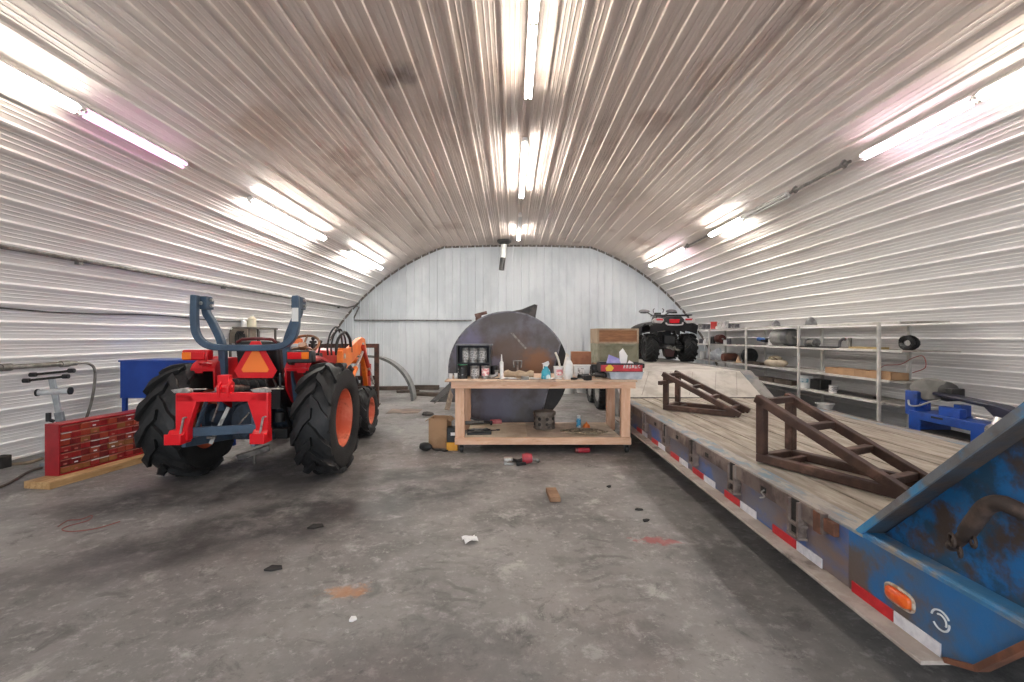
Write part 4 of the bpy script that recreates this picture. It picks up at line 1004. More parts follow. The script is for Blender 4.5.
# lower shelf contents --------------------------------------------------
SZ = .2085
def lx(x, y):   # point on lower shelf from picture row
    Y = (CAMH-SZ)*F/(y-CY); return PX(x, Y), Y
p = lx(479, 433); o = thing('tool_tray', 'black shallow tray of hand tools on the lower bench shelf', 'tray', (p[0], p[1], SZ), .1)
mb = MB(); mb.bb(-.16, .16, -.12, .12, 0, .008)
for a in ((-.16, .16, -.12, -.112), (-.16, .16, .112, .12), (-.16, -.152, -.12, .12), (.152, .16, -.12, .12)): mb.bb(*a, 0, .03)
mb.build('tray_body', BLK, o, .003)
ptx, pty = p
for i, (dx, dy, a) in enumerate(((-.05, .03, .5), (.05, -.02, -.4), (0, .08, .1))):
    wrench(['grey wrench at the left in the black tool tray', 'grey wrench at the right in the black tool tray', 'grey wrench at the back in the black tool tray'][i], ptx+dx, pty+dy, SZ+.01+.012*i, a, .18)
p = lx(470, 424.5); o = thing('grease_gun', 'grey grease gun lying at left back of the lower bench shelf', 'grease gun', (p[0]+.06, p[1], SZ), .25)
MB().cyl((-.16, 0, .03), (.14, 0, .03), .028, 14).build('barrel', STL, o); mb = MB(); mb.cyl((.14, 0, .03), (.2, 0, .035), .012, 8); mb.bar((.12, 0, .05), (-.05, .02, .09), .02, .012); mb.build('lever', BLK, o)
p = lx(496, 423); o = thing('parts_box', 'small red open parts box on the lower bench shelf', 'box', (p[0], p[1], SZ), .15)
mb = MB(); mb.bb(-.08, .08, -.06, .06, 0, .008)
for a in ((-.08, .08, -.06, -.054), (-.08, .08, .054, .06), (-.08, -.074, -.06, .06), (.074, .08, -.06, .06)): mb.bb(*a, 0, .045)
mb.build('box_body', mk('faded red plastic', 'a8484a', 'c07372', scale=9, rough=.5), o)
p = lx(487, 425); o = thing('air_gun', 'black air blow gun lying beside the red parts box', 'air gun', (p[0], p[1]+.06, SZ), -.3)
mb = MB(); mb.bar((-.1, 0, .03), (.08, 0, .03), .035, .04); mb.bar((.06, 0, .03), (.1, -.1, .025), .03, .035); mb.build('gun_body', BLK, o, .006); MB().cyl((-.1, 0, .03), (-.2, 0, .03), .008, 8).build('nozzle', STL, o)
p = lx(492.5, 430.5); wrench('small dark wrench right of the black tool tray', p[0]+.02, p[1], SZ, .3, .12, m=BLK)
p = lx(545, 430.3); o = thing('engine_block', 'grey brown cast engine part on the lower bench shelf', 'engine part', (p[0], p[1]+.13, SZ), .25)
CAST = mk('grimy casting', '5f554c', '7d7269', scale=9, rough=.8, bump=.5, bscale=25, c3='3a342f', s3=6, lo3=.52, hi3=.66)
mb = MB(); mb.prism([(.15*math.cos(2*PI*k/8+.39), .13*math.sin(2*PI*k/8+.39)) for k in range(8)], 0, .215, 'z')
mb.prism([(.165*math.cos(2*PI*k/8+.39), .145*math.sin(2*PI*k/8+.39)) for k in range(8)], .19, .25, 'z'); mb.prism([(.16*math.cos(2*PI*k/8+.39), .14*math.sin(2*PI*k/8+.39)) for k in range(8)], 0, .03, 'z')
bd = mb.build('casting', CAST, o, .012)
for k in range(8):
    a = 2*PI*k/8; c, s_ = math.cos(a), math.sin(a)
    for z in (.075, .15):
        mb = MB(); mb.cyl((.125*c, .108*s_, z), (.147*c, .13*s_, z), .024, 8); mb.build('bolt_boss', mk('dark casting port', '2b2724', '443d37', scale=9, rough=.8), o)
p = lx(582, 428); o = thing('spray_can', 'blue and white spray can standing on the lower bench shelf', 'spray can', (p[0]-.04, p[1]+.05, SZ))
MB().lathe([(0, 0), (.032, 0), (.033, .006), (.033, .12), (.028, .135), (0, .135)], n=16).build('body', mk('blue and white print', '2f8fb8', 'dfe6ea', scale=14, rough=.4, lo=.5, hi=.54), o); MB().lathe([(.024, .135), (.024, .17), (0, .17)], n=14).build('cap', WHT, o)
o = MB().lathe([(0, 0), (.055, 0), (.045, .05), (.012, .075), (.0, .1)], n=14).build('funnel', mk('orange plastic', 'e07a2c', 'd9672a', scale=8, rough=.4), loc=(p[0]+.06, p[1]-.02, SZ)); tag(o, 'small orange plastic funnel on the lower bench shelf', 'funnel')
p = lx(584, 433)
mb = MB(); pts = []
for k in range(72):
    a = 2*PI*k/24; r = .11+.04*(k//24)+.02*math.sin(k*.45); pts.append((1.5*r*math.cos(a)+.03*math.sin(k*.21), r*math.sin(a)*.9, .013+.018*abs(math.sin(k*.33))))
mb.tube(pts, .010, 6); o = mb.build('rope_coil', mk('grey brown rope', '8a7d68', '5f5546', scale=40, rough=.9), loc=(p[0], p[1], SZ)); tag(o, 'loose coil of grey brown rope on the lower bench shelf', 'rope')
# ================================================================ STEEL DISCS behind the bench
DSK = mk('mottled dark plate steel', '504a48', '625f66', scale=1.6, rough=.5, metal=.2, bump=.1, c3='45393a', s3=1.1, lo3=.50, hi3=.64, spots=((.02, 0, .15, .62, '57402f', .75), (.48, 0, .15, .34, '7d5230', .9), (-.62, 0, .38, .36, '6c6884', .8), (-.2, 0, .12, .16, '6e6a7c', .7), (-.15, 0, -.55, .5, '5a5868', .7)))
DSK2 = mk('dark oily plate steel', '1d1a19', '312b28', scale=3, rough=.55, metal=.2)
R = .95
def circ(r, n=72): return [(r*math.cos(2*PI*k/n), r*math.sin(2*PI*k/n)) for k in range(n)]
# chord: front disc is cut off along a slanting line on its right
def clip(poly, px_, pz_, nx, nz):
    out = []
    for a, b in zip(poly, poly[1:]+poly[:1]):
        da = (a[0]-px_)*nx+(a[1]-pz_)*nz; db = (b[0]-px_)*nx+(b[1]-pz_)*nz
        if da <= 0: out.append(a)
        if da*db < 0: t = da/(da-db); out.append((a[0]+(b[0]-a[0])*t, a[1]+(b[1]-a[1])*t))
    return out
o = thing('steel_disc', 'huge mottled steel disc with one cut edge standing behind bench', 'steel disc', (PX(508, 7.3), 7.3, R+.004))
fr = clip(circ(R), .80, .3, .965, -.26)
MB().prism(fr, -.012, .012, 'y').build('plate', DSK, o)
mb = MB(); mb.tube([(x*.997, 0, z*.997) for x, z in fr], .016, 6, True); mb.build('rolled_edge', mk('worn bright edge', '6d6a6e', '464349', scale=9, rough=.4, metal=.5), o)
mb = MB(); mb.bar((.05, -.013, .62), (.29, -.013, .36), .03, .004, (0, 1, 0)); mb.build('chalk_scrape', mk('pale scrape', '8d8781', '5c5450', scale=20, rough=.7), o)
o = thing('steel_disc', 'darker round steel plate propped behind the cut disc', 'steel disc', (PX(508, 7.3)+.03, 7.42, R+.004))
MB().prism(circ(R), -.012, .012, 'y').build('plate', DSK2, o)
mb = MB(); mb.bar((.2, -.015, -.45), (.62, -.015, -.25), .02, .02); mb.build('welded_strap', STL, o)
PZo = .002-PZ(317, 7.62)
o = MB().prism([(-.10, 0), (.1, .0), (.12, PZo), (.30, PZo), (.33, .02), (.36, .20), (.31, .215), (.1, .13), (-.1, .09)], 0, .03, 'y').build('steel_offcut', mk('dark offcut steel', '2a2726', '4b4440', scale=6, rough=.6), loc=(PX(516, 7.62), 7.62, PZ(317, 7.62))); tag(o, 'dark angled steel offcut poking above the big disc', 'steel plate')
o.data.transform(Matrix.Translation((0, 0, 0)))
SOF = o
mb = MB(); mb.bar((0, 0, 0), (0, 0, 1.86), .10, .03); mb.bar((-.06, 0, 1.86), (.14, 0, 1.91), .05, .05)
o = mb.build('steel_strap', mk('red brown strap', '5a3d33', '7a5e52', scale=8, rough=.7), loc=(PX(478.5, 7.62), 7.62, 0)); tag(o, 'red-brown strap end showing at upper left behind the disc', 'steel strap')
# black plastic sheet and boards left of the disc
o = MB().add([V(-2.03, 10.4, .003), V(-1.0, 10.3, .003), V(-1.2, 10.6, .44), V(-1.58, 10.68, .44), V(-2.03, 10.86, .003), V(-1.0, 10.95, .003)], [[0, 1, 2, 3], [4, 5, 2, 3], [0, 3, 4], [1, 2, 5], [0, 1, 5, 4]])
o.xf(Matrix.Translation((.13, .1, 0)))
o = o.build('rubber_mat', mk('black rubber sheet', '1c1a1a', '2b2828', scale=5, rough=.6)); tag(o, 'folded black rubber mat slumped on floor left of disc', 'mat')
a, b = V(PX(447, 9.3), 9.3, .015), V(PX(452.5, 9.6), 9.6, .42)
mb = MB(); mb.bar(a, b, .10, .025, (0, 1, 0)); o = mb.build('plank', mk('grey leaning board', '6f5f52', '8d7c6c', scale=5, rough=.8, stretch=(4, 4, 1))); tag(o, 'short grey board propped on the floor left of the disc', 'plank')
mb = MB(); mb.tube([(PX(434.5, 10.25), 10.2, .013), (PX(448, 10.1), 10.12, .27)], .012, 8); o = mb.build('pipe', STL); tag(o, 'thin grey pipe leaning over the black rubber mat', 'pipe')
# pails under the bench, seen beyond
for i, (x, Y) in enumerate(((568.5, 12.1), (581.5, 12.35))):
    o = thing('plastic_pail', ['white pail on the floor seen beneath the bench, left one', 'white pail on floor beneath bench view, right one'][i], 'pail', (PX(x, Y), Y, 0))
    MB().lathe([(0, 0), (.13, 0), (.145, .33), (.152, .33), (.152, .36), (.14, .36), (.125, .01), (0, .01)], n=20).build('tub', WHT, o)
    mb = MB(); mb.tube([(.15*math.cos(a), .15*math.sin(a)*.3-.12, .33-.12*math.sin(a)) for a in [PI*k/12 for k in range(13)]], .004, 6); mb.build('handle', STL, o)
# ================================================================ CRATES on raised deck
TANB = mk('tan plywood crate', '9a8670', '857260', scale=3, rough=.75, c3='b4a28c', s3=2, lo3=.55, hi3=.7)
CRB = mk('brown crate panel', '7a5236', '8e6443', scale=4, rough=.7, stretch=(1, 1, 5))
YC = 8.6
def crate(label, z, h, panel, frame, w=.80):
    o = thing('wooden_crate', label, 'crate', (PX(616, YC)+.02, YC+.27, z), .10)
    MB().bb(-w/2, w/2, -.24, .26, 0, h).build('box_body', frame, o, .004)
    MB().bb(-w/2+.03, w/2-.03, -.25, -.238, .035, h-.035).build('front_panel', panel, o)
    mb = MB()
    for a in ((-w/2, w/2, 0, .032), (-w/2, w/2, h-.03, h), (-w/2, -w/2+.03, .032, h-.03), (w/2-.03, w/2, .032, h-.03)): mb.bb(a[0], a[1], -.262, -.242, a[2], a[3])
    mb.build('front_frame', frame, o, .003)
    return o
crate('greenish grey crate beneath the brown one on raised deck', RZD+.09, .37, mk('greenish crate board', '6d6b58', '7f7c69', scale=5, rough=.8), mk('grey green crate frame', '8b8878', '77755f', scale=5, rough=.8),   .79)
crate('brown-fronted wooden crate on top of the greenish crate', RZD+.462, .285, CRB, TANB)
o = MB().bb(-.46, .40, -.3, .42, 0, .085).build('rubber_block', MC['black rubber sheet'], loc=(PX(617, YC)+.10, YC+.22, RZD+.002), bevel=.01); tag(o, 'thick black rubber slab under the stacked crates', 'mat')
# ================================================================ QUAD BIKE
QY, QXC = 10.7, PX(668.5, 10.7)
QD = thing('quad_bike', 'red and black quad bike parked on raised trailer deck, seen from behind', 'quad bike', (QXC, QY, RZD+.003), math.radians(-2))
QD.scale = (.95, .95, 1.0)
QT = mk('black quad tyre', '121213', '1c1c1c', scale=8, rough=.7)
QRED = mk('red quad plastic', 'b4202c', 'c02a35', scale=3, rough=.3); QBLK = mk('dark quad plastic', '141415', '1e1e20', scale=6, rough=.5); QGRY = mk('silver grey panel', 'b9b6b5', '9c9897', scale=6, rough=.35)
for s in (-1, 1):
    for y, nm in ((0, 'rear_tyre'), (1.28, 'front_tyre')):
        W = .31 if y == 0 else .24
        w = tyre(.335, W, .17, .035, 13, .5, .075, .33).build(nm, QT, QD, loc=(s*.455, y, .336)); rim(.17, W, .03, .07, s).build('rim', QBLK, w)
mb = MB(); mb.cyl((-.36, 0, .34), (.36, 0, .34), .045, 12); mb.lathe([(0, -.16), (.09, -.14), (.12, 0), (.09, .14), (0, .16)], (0, .02, .34), 'x', 16); mb.build('axle', QBLK, QD); MB().cyl((-.36, 1.28, .34), (.36, 1.28, .34), .035, 10).build('axle', QBLK, QD)
mb = MB(); mb.bb(-.13, .13, -.1, 1.2, .42, .62); mb.bb(-.16, .16, .3, .95, .36, .75)
for s in (-1, 1): mb.bar((s*.12, .1, .62), (s*.30, -.02, .40), .04, .05); mb.bar((s*.12, .1, .42), (s*.34, 0, .30), .04, .04)
mb.build('frame', QBLK, QD, .01)
for s in (-1, 1):
    mb = MB(); mb.cyl((s*.2, -.05, .40), (s*.15, .08, .78), .035, 10)
    for k in range(6): c = V(s*.2, -.05, .40).lerp(V(s*.15, .08, .78), .2+.13*k); mb.lathe([(.035, -.01), (.052, -.004), (.052, .004), (.035, .01)], c, 'z', 12)
    mb.build('shock_absorber', mk('dark spring', '1f1a1a', rough=.5), QD)
mb = MB(); mb.lathe([(.0, -.32), (.045, -.32), (.075, -.29), (.08, -.2), (.08, .15), (.05, .2)], (-.21, 0, .78), 'y', 18); mf = mb.build('muffler', mk('worn silver muffler', '9d978f', '7b746c', scale=8, rough=.4, metal=.6), QD)
MB().lathe([(0, -.325), (.03, -.335), (.03, -.32)], (-.21, 0, .78), 'y', 12).build('exhaust_tip', BLK, mf)
# rear mudguards: arched shell
mb = MB(); rows = []
for i in range(13):
    x = -.56+1.12*i/12; e = abs(x)/.56; z = .955-.09*e**3
    rows.append([V(x, -.38+.02*e, z-.20), V(x, -.42, z-.02), V(x, -.3, z+.02), V(x, .1, z+.03), V(x, .38, z-.02), V(x, .46, z-.16)])
mb.strip(rows); mb.strip([[v-V(0, 0, .025) for v in r] for r in rows]); mb.build('rear_mudguard', QBLK, QD)
for s in (-1, 1):
    mb = MB(); mb.prism([(s*.22, .965), (s*.27, 1.01), (s*.44, 1.01), (s*.50, .96), (s*.48, .90), (s*.30, .885)], -.44, -.30, 'y'); mb.build('side_cowl', QGRY, QD, .015)
    mb = MB(); mb.prism([(s*.27, .995), (s*.43, .995), (s*.41, .955), (s*.26, .955)], -.45, -.442, 'y'); mb.build('red_trim', QRED, QD, .003)
mb = MB(); mb.prism([(-.2, .87), (.2, .87), (.24, .98), (.17, 1.05), (-.17, 1.05), (-.24, .98)], -.45, -.1, 'y'); mb.build('tail_cowl', QBLK, QD, .015)
mb = MB(); mb.prism([(-.105, .895), (.105, .895), (.13, .985), (-.13, .985)], -.475, -.445, 'y'); mb.build('tail_light', mk('red quad lens', 'c71a24', rough=.2), QD, .01)
mb = MB(); mb.tube(catmull([(-.2, -.45, .90), (-.16, -.49, .86), (0, -.50, .85), (.16, -.49, .86), (.2, -.45, .90)], 5), .018, 8); mb.build('grab_bar', QGRY, QD)
mb = MB()
for y in (-.42, -.2, .02): mb.tube([(-.42, y, 1.08), (.42, y, 1.08)], .012, 8)
for x in (-.42, -.14, .14, .42): mb.tube([(x, -.42, 1.08), (x, .05, 1.08)], .012, 8); mb.tube([(x*.9, -.3, 1.08), (x*.9, -.3, .97)], .012, 8)
mb.build('rear_rack', QBLK, QD)
mb = MB(); mb.prism([(-.05, .98), (.05, 1.09), (.30, 1.02), (.62, 1.02), (.70, .95), (.3, .9)], -.15, .15, 'x'); mb.build('seat', QBLK, QD, .03)
mb = MB(); mb.prism([(.62, .85), (.66, 1.05), (.95, 1.12), (1.05, 1.05), (1.15, .8)], -.14, .14, 'x'); mb.build('fuel_tank', QBLK, QD, .03)
mb = MB(); rows = []
for i in range(13):
    x = -.58+1.16*i/12; e = abs(x)/.58; z = .95-.10*e**3
    rows.append([V(x, .88, z-.22), V(x, .92, z-.05), V(x, 1.15, z+.02), V(x, 1.5, z-.02), V(x, 1.66, z-.14)])
mb.strip(rows); mb.strip([[v-V(0, 0, .025) for v in r] for r in rows]); mb.build('front_mudguard', QBLK, QD)
mb = MB(); mb.tube(catmull([(-.46, .84, 1.20), (-.30, .86, 1.20), (-.14, .92, 1.13), (0, .95, 1.12), (.14, .92, 1.13), (.30, .86, 1.20), (.46, .84, 1.20)], 5), .014, 8); mb.bb(-.08, .08, .9, 1.0, 1.1, 1.2); hbq = mb.build('handlebar', QBLK, QD)
for s in (-1, 1):
    MB().cyl((s*.34, .855, 1.2), (s*.48, .84, 1.2), .02, 10).build('grip', BLK, hbq)
    mb = MB(); mb.sphere((s*.36, .93, 1.235), (.15, .03, .055), 16); mb.build('hand_guard', mk('grey smoked guard', '5d5d60', '7a797a', scale=6, rough=.35), hbq)
    mb = MB(); mb.tube(catmull([(s*.12, .9, 1.2), (s*.14, .86, 1.27), (s*.10, .88, 1.3)], 4), .01, 6); mb.build('brake_cable', BLK, hbq)
mb = MB(); mb.cyl((0, -.38, .30), (0, -.12, .36), .03, 10); mb.sphere((.02, -.40, .345), .032, 12); mb.bar((-.1, -.2, .34), (.14, -.42, .28), .035, .035); mb.build('tow_hitch', STL, QD)
MB().prism([(-.09, .12), (.09, .12), (.14, .3), (-.14, .3)], -.1, .12, 'y').build('skid_plate', mk('dark red skid plate', '3a1719', rough=.5), QD, .01)
# ================================================================ WALL SHELVES on the right
SHM = mk('off white painted shelf', 'cfccc6', 'b9b5ae', scale=5, rough=.6)
SHD = mk('dusty shelf board', 'a7a199', '8b857c', scale=4, rough=.8)
SX0, SX1 = 5.02, 5.47
SH = thing('storage_shelf', 'long white four-tier shelf along the right wall', 'shelf', (0, 0, 0))
PY = (6.25, 8.0, 9.80, 11.62)
for y in PY:
    MB().bb(SX0, SX0+.038, y-.018, y+.018, 0, 1.705).build('post', SHM, SH, .004)
    MB().bb(SX1-.03, SX1, y-.025, y+.025, 0, 1.655).build('rear_post', SHM, SH, .004)
TIER = ((1.70, 5.68), (1.325, 5.66), (.915, 5.85), (.605, 5.95))
for z, y0 in TIER:
    MB().bb(SX0+.05, SX1 if z > 1.5 else SX1+.12, y0, 12.4, z-.016, z).build('shelf_board', SHD, SH)
    MB().bb(SX0+.03, SX0+.05, y0+.25, 12.4, z-.03, z+.004).build('front_lip', SHM, SH)
def sp(x, tier, d=.2):
    X = SX0+d; Y = X*F/(x-CX); return X, Y, TIER[tier][0]+.001
# cans on the top shelf
cm = [mk('tin grey', '8c8a88', '55524f', scale=20, rough=.4), mk('tin dark', '46444a', '6c696b', scale=18, rough=.4), mk('tin pale', 'cfcdca', 'a8a5a2', scale=15, rough=.45)]
names = ['dark tin at the far end of the top wall shelf beside quad', 'grey tin second from the far end of the top wall shelf', 'dark tin third from far end of the top wall shelf', 'small dark tin just left of the red tin', None,
         'pale tin just right of the red tin on top shelf', 'pale tin second to the right of the red tin', 'white tall tin on top shelf right of pale tins', 'small dark tin right of the white tall tin', 'low grey tin in the short row right of tall tin', 'dark low tin at right end of the tin row on top shelf']
xs = (697, 700.5, 704, 708, 714, 719.5, 723.5, 727, 730.5, 733.5, 737)
for i, x in enumerate(xs):
    X, Y, Z = sp(x, 0, .14)
    if i == 4: can('paint_can', 'round red tin on the top shelf of the right wall', X, Y, Z, .085, .19, mk('red tin print', 'c23a33', 'd9d2cc', scale=7, rough=.4, lo=.55, hi=.6), CANS, group=None)
    else: can('paint_can', names[i], X, Y, Z, (.055, .06, .05, .055, 0, .06, .06, .05, .055, .06, .055)[i], (.14, .16, .15, .14, 0, .16, .17, .19, .12, .11, .1)[i], cm[(1, 0, 1, 1, 0, 2, 2, 2, 1, 0, 1)[i]], CANS, group='tins on the top wall shelf')
for x, r, lb in ((776, .075, 'grey domed light fitting on the top wall shelf, farther one'), (811, .085, 'grey domed light fitting on the top wall shelf, nearer one')):
    X, Y, Z = sp(x, 0, .16); o = thing('dome_lamp', lb, 'light fitting', (X, Y, Z), group='dome fittings on the top shelf')
    MB().lathe([(r*1.05, .0), (r*1.05, .03), (r, .05), (r*.85, r*1.1), (r*.45, r*1.6), (0, r*1.75)], n=20).build('dome', mk('cloudy grey glass', '6b6a6b', '8f8e8e', scale=7, rough=.3), o); MB().lathe([(r*1.1, 0), (r*1.1, .02), (0, .02)], n=20).build('base_ring', STL, o)
# second tier
def blob(name, lb, cat, x, tier, d, build, mats, rz=0, group=None):
    X, Y, Z = sp(x, tier, d); o = thing(name, lb, cat, (X, Y, Z), rz, group)
    for nm, mb, m in build: mb.build(nm, m, o)
    return o
def bottle_parts(r, h, m, cap):
    return [('bottle', MB().lathe([(0, 0), (r, 0), (r, h*.65), (r*.4, h*.85), (r*.35, h)], n=16), m), ('cap', MB().lathe([(r*.42, h*.95), (r*.42, h*1.1), (0, h*1.1)], n=12), cap)]
blob('plastic_bottle', 'white bottle on second wall shelf closest to the quad', 'bottle', 696.5, 1, .15, bottle_parts(.06, .16, WHT, WHT), 0)
blob('plastic_bottle', 'small white bottle on second wall shelf left of first post', 'bottle', 705.5, 1, .15, bottle_parts(.05, .15, WHT, WHT), 0)
blob('oil_filter', 'small grey oil filter between two white bottles, second shelf', 'filter', 701, 1, .2, [('canister', MB().lathe([(0, 0), (.05, 0), (.05, .1), (.04, .12), (0, .12)], n=16), cm[1]), ('seal', MB().lathe([(.03, .12), (.042, .12), (.042, .128), (.03, .128)], n=16), BLK)], 0)
blob('oil_filter', 'black oil filter on second shelf just right of far post', 'filter', 712.5, 1, .15, [('canister', MB().lathe([(0, 0), (.07, 0), (.07, .15), (.05, .18), (0, .18)], n=16), BLK), ('seal', MB().lathe([(.04, .18), (.055, .18), (.055, .19), (.04, .19)], n=16), STL)], 0)
blob('electric_motor', 'red-brown motor housing on the second wall shelf', 'motor', 720, 1, .2, [('housing', MB().lathe([(0, -.12), (.10, -.12), (.11, -.08), (.11, .08), (.10, .12), (0, .12)], (0, 0, .13), 'y', 18), mk('red brown housing', '5e312b', '46322d', scale=7, rough=.5)), ('foot', MB().bb(-.1, .1, -.08, .08, 0, .03), STL), ('shaft', MB().cyl((0, -.12, .13), (0, -.18, .13), .015, 8), CHR)], 0)
can('paint_can', 'small white tin right of the red-brown motor on second shelf', *sp(725.5, 1, .1), .05, .11, WHT, CANS)
can('paint_can', 'dark tin next to small white tin on the second shelf', *sp(729, 1, .16), .055, .14, cm[1], CANS)
wrench('flat grey wrench lying on second shelf left of third post', *sp(739, 1, .1), 1.4, .25)
X, Y, Z = sp(766, 1, .14); o = thing('angle_grinder', 'blue angle grinder on second shelf before the big grey motor', 'grinder', (X, Y, Z), 1.75)
mb = MB(); mb.cyl((-.02, 0, .10), (.22, 0, .13), .04, 14); mb.build('body', mk('blue tool plastic', '2a5fa8', '224e8c', scale=6, rough=.4), o); mb = MB(); mb.bb(-.12, -.02, -.045, .045, .06, .15); mb.build('gear_head', BLK, o, .01)
MB().cyl((-.08, 0, .02), (-.08, 0, .04), .075, 20).build('disc', STL, o); mb = MB(); mb.cyl((-.07, .04, .10), (-.07, .17, .10), .018, 10); mb.build('side_handle', BLK, o)
X, Y, Z = sp(784, 1, .2); o = thing('electric_motor', 'big grey cylindrical motor on the second wall shelf', 'motor', (X, Y-.04, Z), .12)
MB().lathe([(0, -.2), (.13, -.2), (.16, -.16), (.16, .24), (.12, .28), (0, .28)], (0, 0, .165), 'y', 24).build('housing', mk('grey motor paint', '83827f', '6c6b68', scale=6, rough=.45), o)
MB().lathe([(.163, -.2), (.167, -.18), (.167, -.06), (.163, -.05)], (0, 0, .165), 'y', 24).build('end_bell', mk('dark end bell', '4c4c4d', '5a5a5b', scale=8, rough=.5), o); MB().bb(-.13, .13, -.12, .18, 0, .03).build('foot', STL, o); MB().cyl((0, -.2, .165), (0, -.27, .165), .02, 10).build('shaft', CHR, o)
blob('bottle_jack', 'white hand pump in front of the grey motor, second shelf', 'pump', 770, 1, .08, [('base', MB().bb(-.05, .05, -.05, .05, 0, .03), WHT), ('ram', MB().cyl((0, 0, .03), (0, 0, .13), .03, 12), WHT), ('lever', MB().bar((0, 0, .06), (.1, -.05, .1), .015, .015), STL)], 0)
X, Y, Z = sp(812, 1, .15); o = thing('bench_grinder', 'small grey bench grinder on second shelf right of third post', 'grinder', (X, Y, Z), 1.5)
MB().cyl((-.09, 0, .075), (.09, 0, .075), .05, 16).build('motor_body', STL, o); MB().bb(-.05, .05, -.05, .05, 0, .04).build('base', BLK, o)
for s in (-1, 1): MB().cyl((s*.10, 0, .075), (s*.13, 0, .075), .07, 18).build('grinding_wheel', cm[0], o)
o = MB().bb(-.1, .1, -.45, .45, 0, .018).build('steel_bar', DARKS, loc=sp(822, 1, .12)); tag(o, 'flat dark steel bar lying on the second wall shelf', 'steel bar')
X, Y, Z = sp(844, 1, .12); o = thing('bench_vise', 'grey upright clamp vise on the second wall shelf', 'vise', (X, Y, Z), .2)
mb = MB(); mb.bb(-.02, .02, -.12, -.08, 0, .16); mb.bb(-.03, .03, -.12, .1, 0, .02); mb.build('fixed_jaw', STL, o, .004); mb = MB(); mb.tube(catmull([(0, .08, 0), (0, .07, .10), (0, .02, .14), (0, -.02, .135)], 5), .022, 8); mb.build('curved_arm', cm[1], o)
o = MB().bb(-.06, .06, -.3, .3, 0, .03).build('timber_offcut', mk('yellowish timber', 'b39c68', '9d8758', scale=5, rough=.8), loc=sp(868, 1, .16)); tag(o, 'yellowish timber offcut on second shelf by nearest post', 'timber')
X, Y, Z = sp(908, 1, .24); o = thing('cable_reel', 'black cable coil at the near end of second wall shelf', 'cable', (X, Y, Z))
mb = MB(); pts = []
for k in range(150):
    a = 2*PI*k/15; r = .092-.02*math.sin(k*.37); pts.append((r*.6*math.sin(k*.21)*.5, r*1.0*math.cos(a)*1.15, .095+r*.8*math.sin(a)))
mb.tube(pts, .016, 6); mb.build('coil', HOSE, o)
# third tier
def pail_parts(r, h, m): return [('tub', MB().lathe([(0, 0), (r*.88, 0), (r, h), (r*1.04, h), (r*1.04, h+.015), (r*.95, h+.015), (r*.84, .01), (0, .01)], n=18), m)]
blob('plastic_pail', 'small off-white pail at the far end of third shelf', 'pail', 703, 2, .12, pail_parts(.075, .17, WHT)+[('lid', MB().lathe([(.08, .185), (.08, .195), (0, .195)], n=18), SHM)], 0)
rng = random.Random(3)
for i, (x, lb) in enumerate(((713.5, 'crumpled white plastic bag, left one on third shelf'), (717.5, 'tall crumpled white plastic bag on third shelf'), (721.5, 'crumpled white plastic bag right one on third shelf'))):
    mb = MB(); mb.sphere((0, 0, .10), (.10, .10, .11), 14)
    mb.v = [v*(1+.35*rng.uniform(-.5, .5)) for v in mb.v]; zz = min(v.z for v in mb.v); mb.v = [V(v.x, v.y, (v.z-zz)*(1.0, 1.35, .9)[i]) for v in mb.v]
    o = mb.build('plastic_bag', mk('thin white plastic film', 'dfe3e6', 'c6cdd2', scale=9, rough=.35), loc=sp(x, 2, .14), ang=60); tag(o, lb, 'bag', 'white bags on the third shelf')
blob('electric_motor', 'rusty brown gear motor lying on the third wall shelf', 'motor', 730, 2, .2, [('housing', MB().lathe([(0, -.18), (.09, -.18), (.10, -.1), (.10, .12), (.07, .18), (0, .18)], (0, 0, .10), 'x', 16), mk('rusty housing', '6b3f30', '4d3a33', scale=7, rough=.7)), ('foot', MB().bb(-.1, .1, -.07, .07, 0, .03), STL)], 0)
blob('traffic_cone', 'small tan cone on third shelf left of a post', 'cone', 738.5, 2, .12, [('cone', MB().lathe([(.06, .01), (.012, .17), (0, .17)], n=14), mk('tan cone', 'b08f6d', 'c7ad8e', scale=8, rough=.6)), ('base', MB().bb(-.07, .07, -.07, .07, 0, .015), mk('tan cone base', 'a08363', rough=.6))], 0)
blob('pulley_wheel', 'black round pulley standing on the third wall shelf', 'pulley', 749.5, 2, .2, [('rim', MB().lathe([(.16, -.04), (.17, -.04), (.15, 0), (.17, .04), (.16, .04), (.08, .03), (.08, -.03), (.16, -.04)], (0, 0, .172), 'y', 22), BLK), ('hub', MB().lathe([(0, -.05), (.08, -.05), (.08, .05), (0, .05)], (0, 0, .172), 'y', 14), DARKS)], 0)
o = MB().bb(-.1, .1, -.35, .35, 0, .06).build('timber_offcut', mk('dark timber', '3f352e', '54483f', scale=6, rough=.8), loc=sp(755.5, 2, .16)); tag(o, 'dark timber block on third shelf right of black pulley', 'timber')
X, Y, Z = sp(776, 2, .18); o = thing('tool_bag', 'floppy beige canvas bag on the third wall shelf', 'bag', (X, Y, Z), .2)
mb = MB(); mb.sphere((0, 0, .07), (.13, .28, .09), 16); mb.v = [V(v.x*(1+.12*math.sin(9*v.y)), v.y, max(0, v.z+.012*math.sin(23*v.y+11*v.x))) for v in mb.v]; mb.build('bag_body', mk('beige canvas', 'b5a794', '9d8f7c', scale=7, rough=.9), o)
mb = MB(); mb.sphere((0, .02, .16), (.09, .16, .06), 14); mb.build('bag_flap', mk('beige canvas flap', 'a3957f', '8f8370', scale=8, rough=.9), o); mb = MB(); mb.tube(catmull([(-.05, -.1, .14), (-.1, 0, .2), (-.05, .12, .15)], 5), .012, 6); mb.build('bag_strap', mk('brown strap', '5b4533', rough=.8), o)
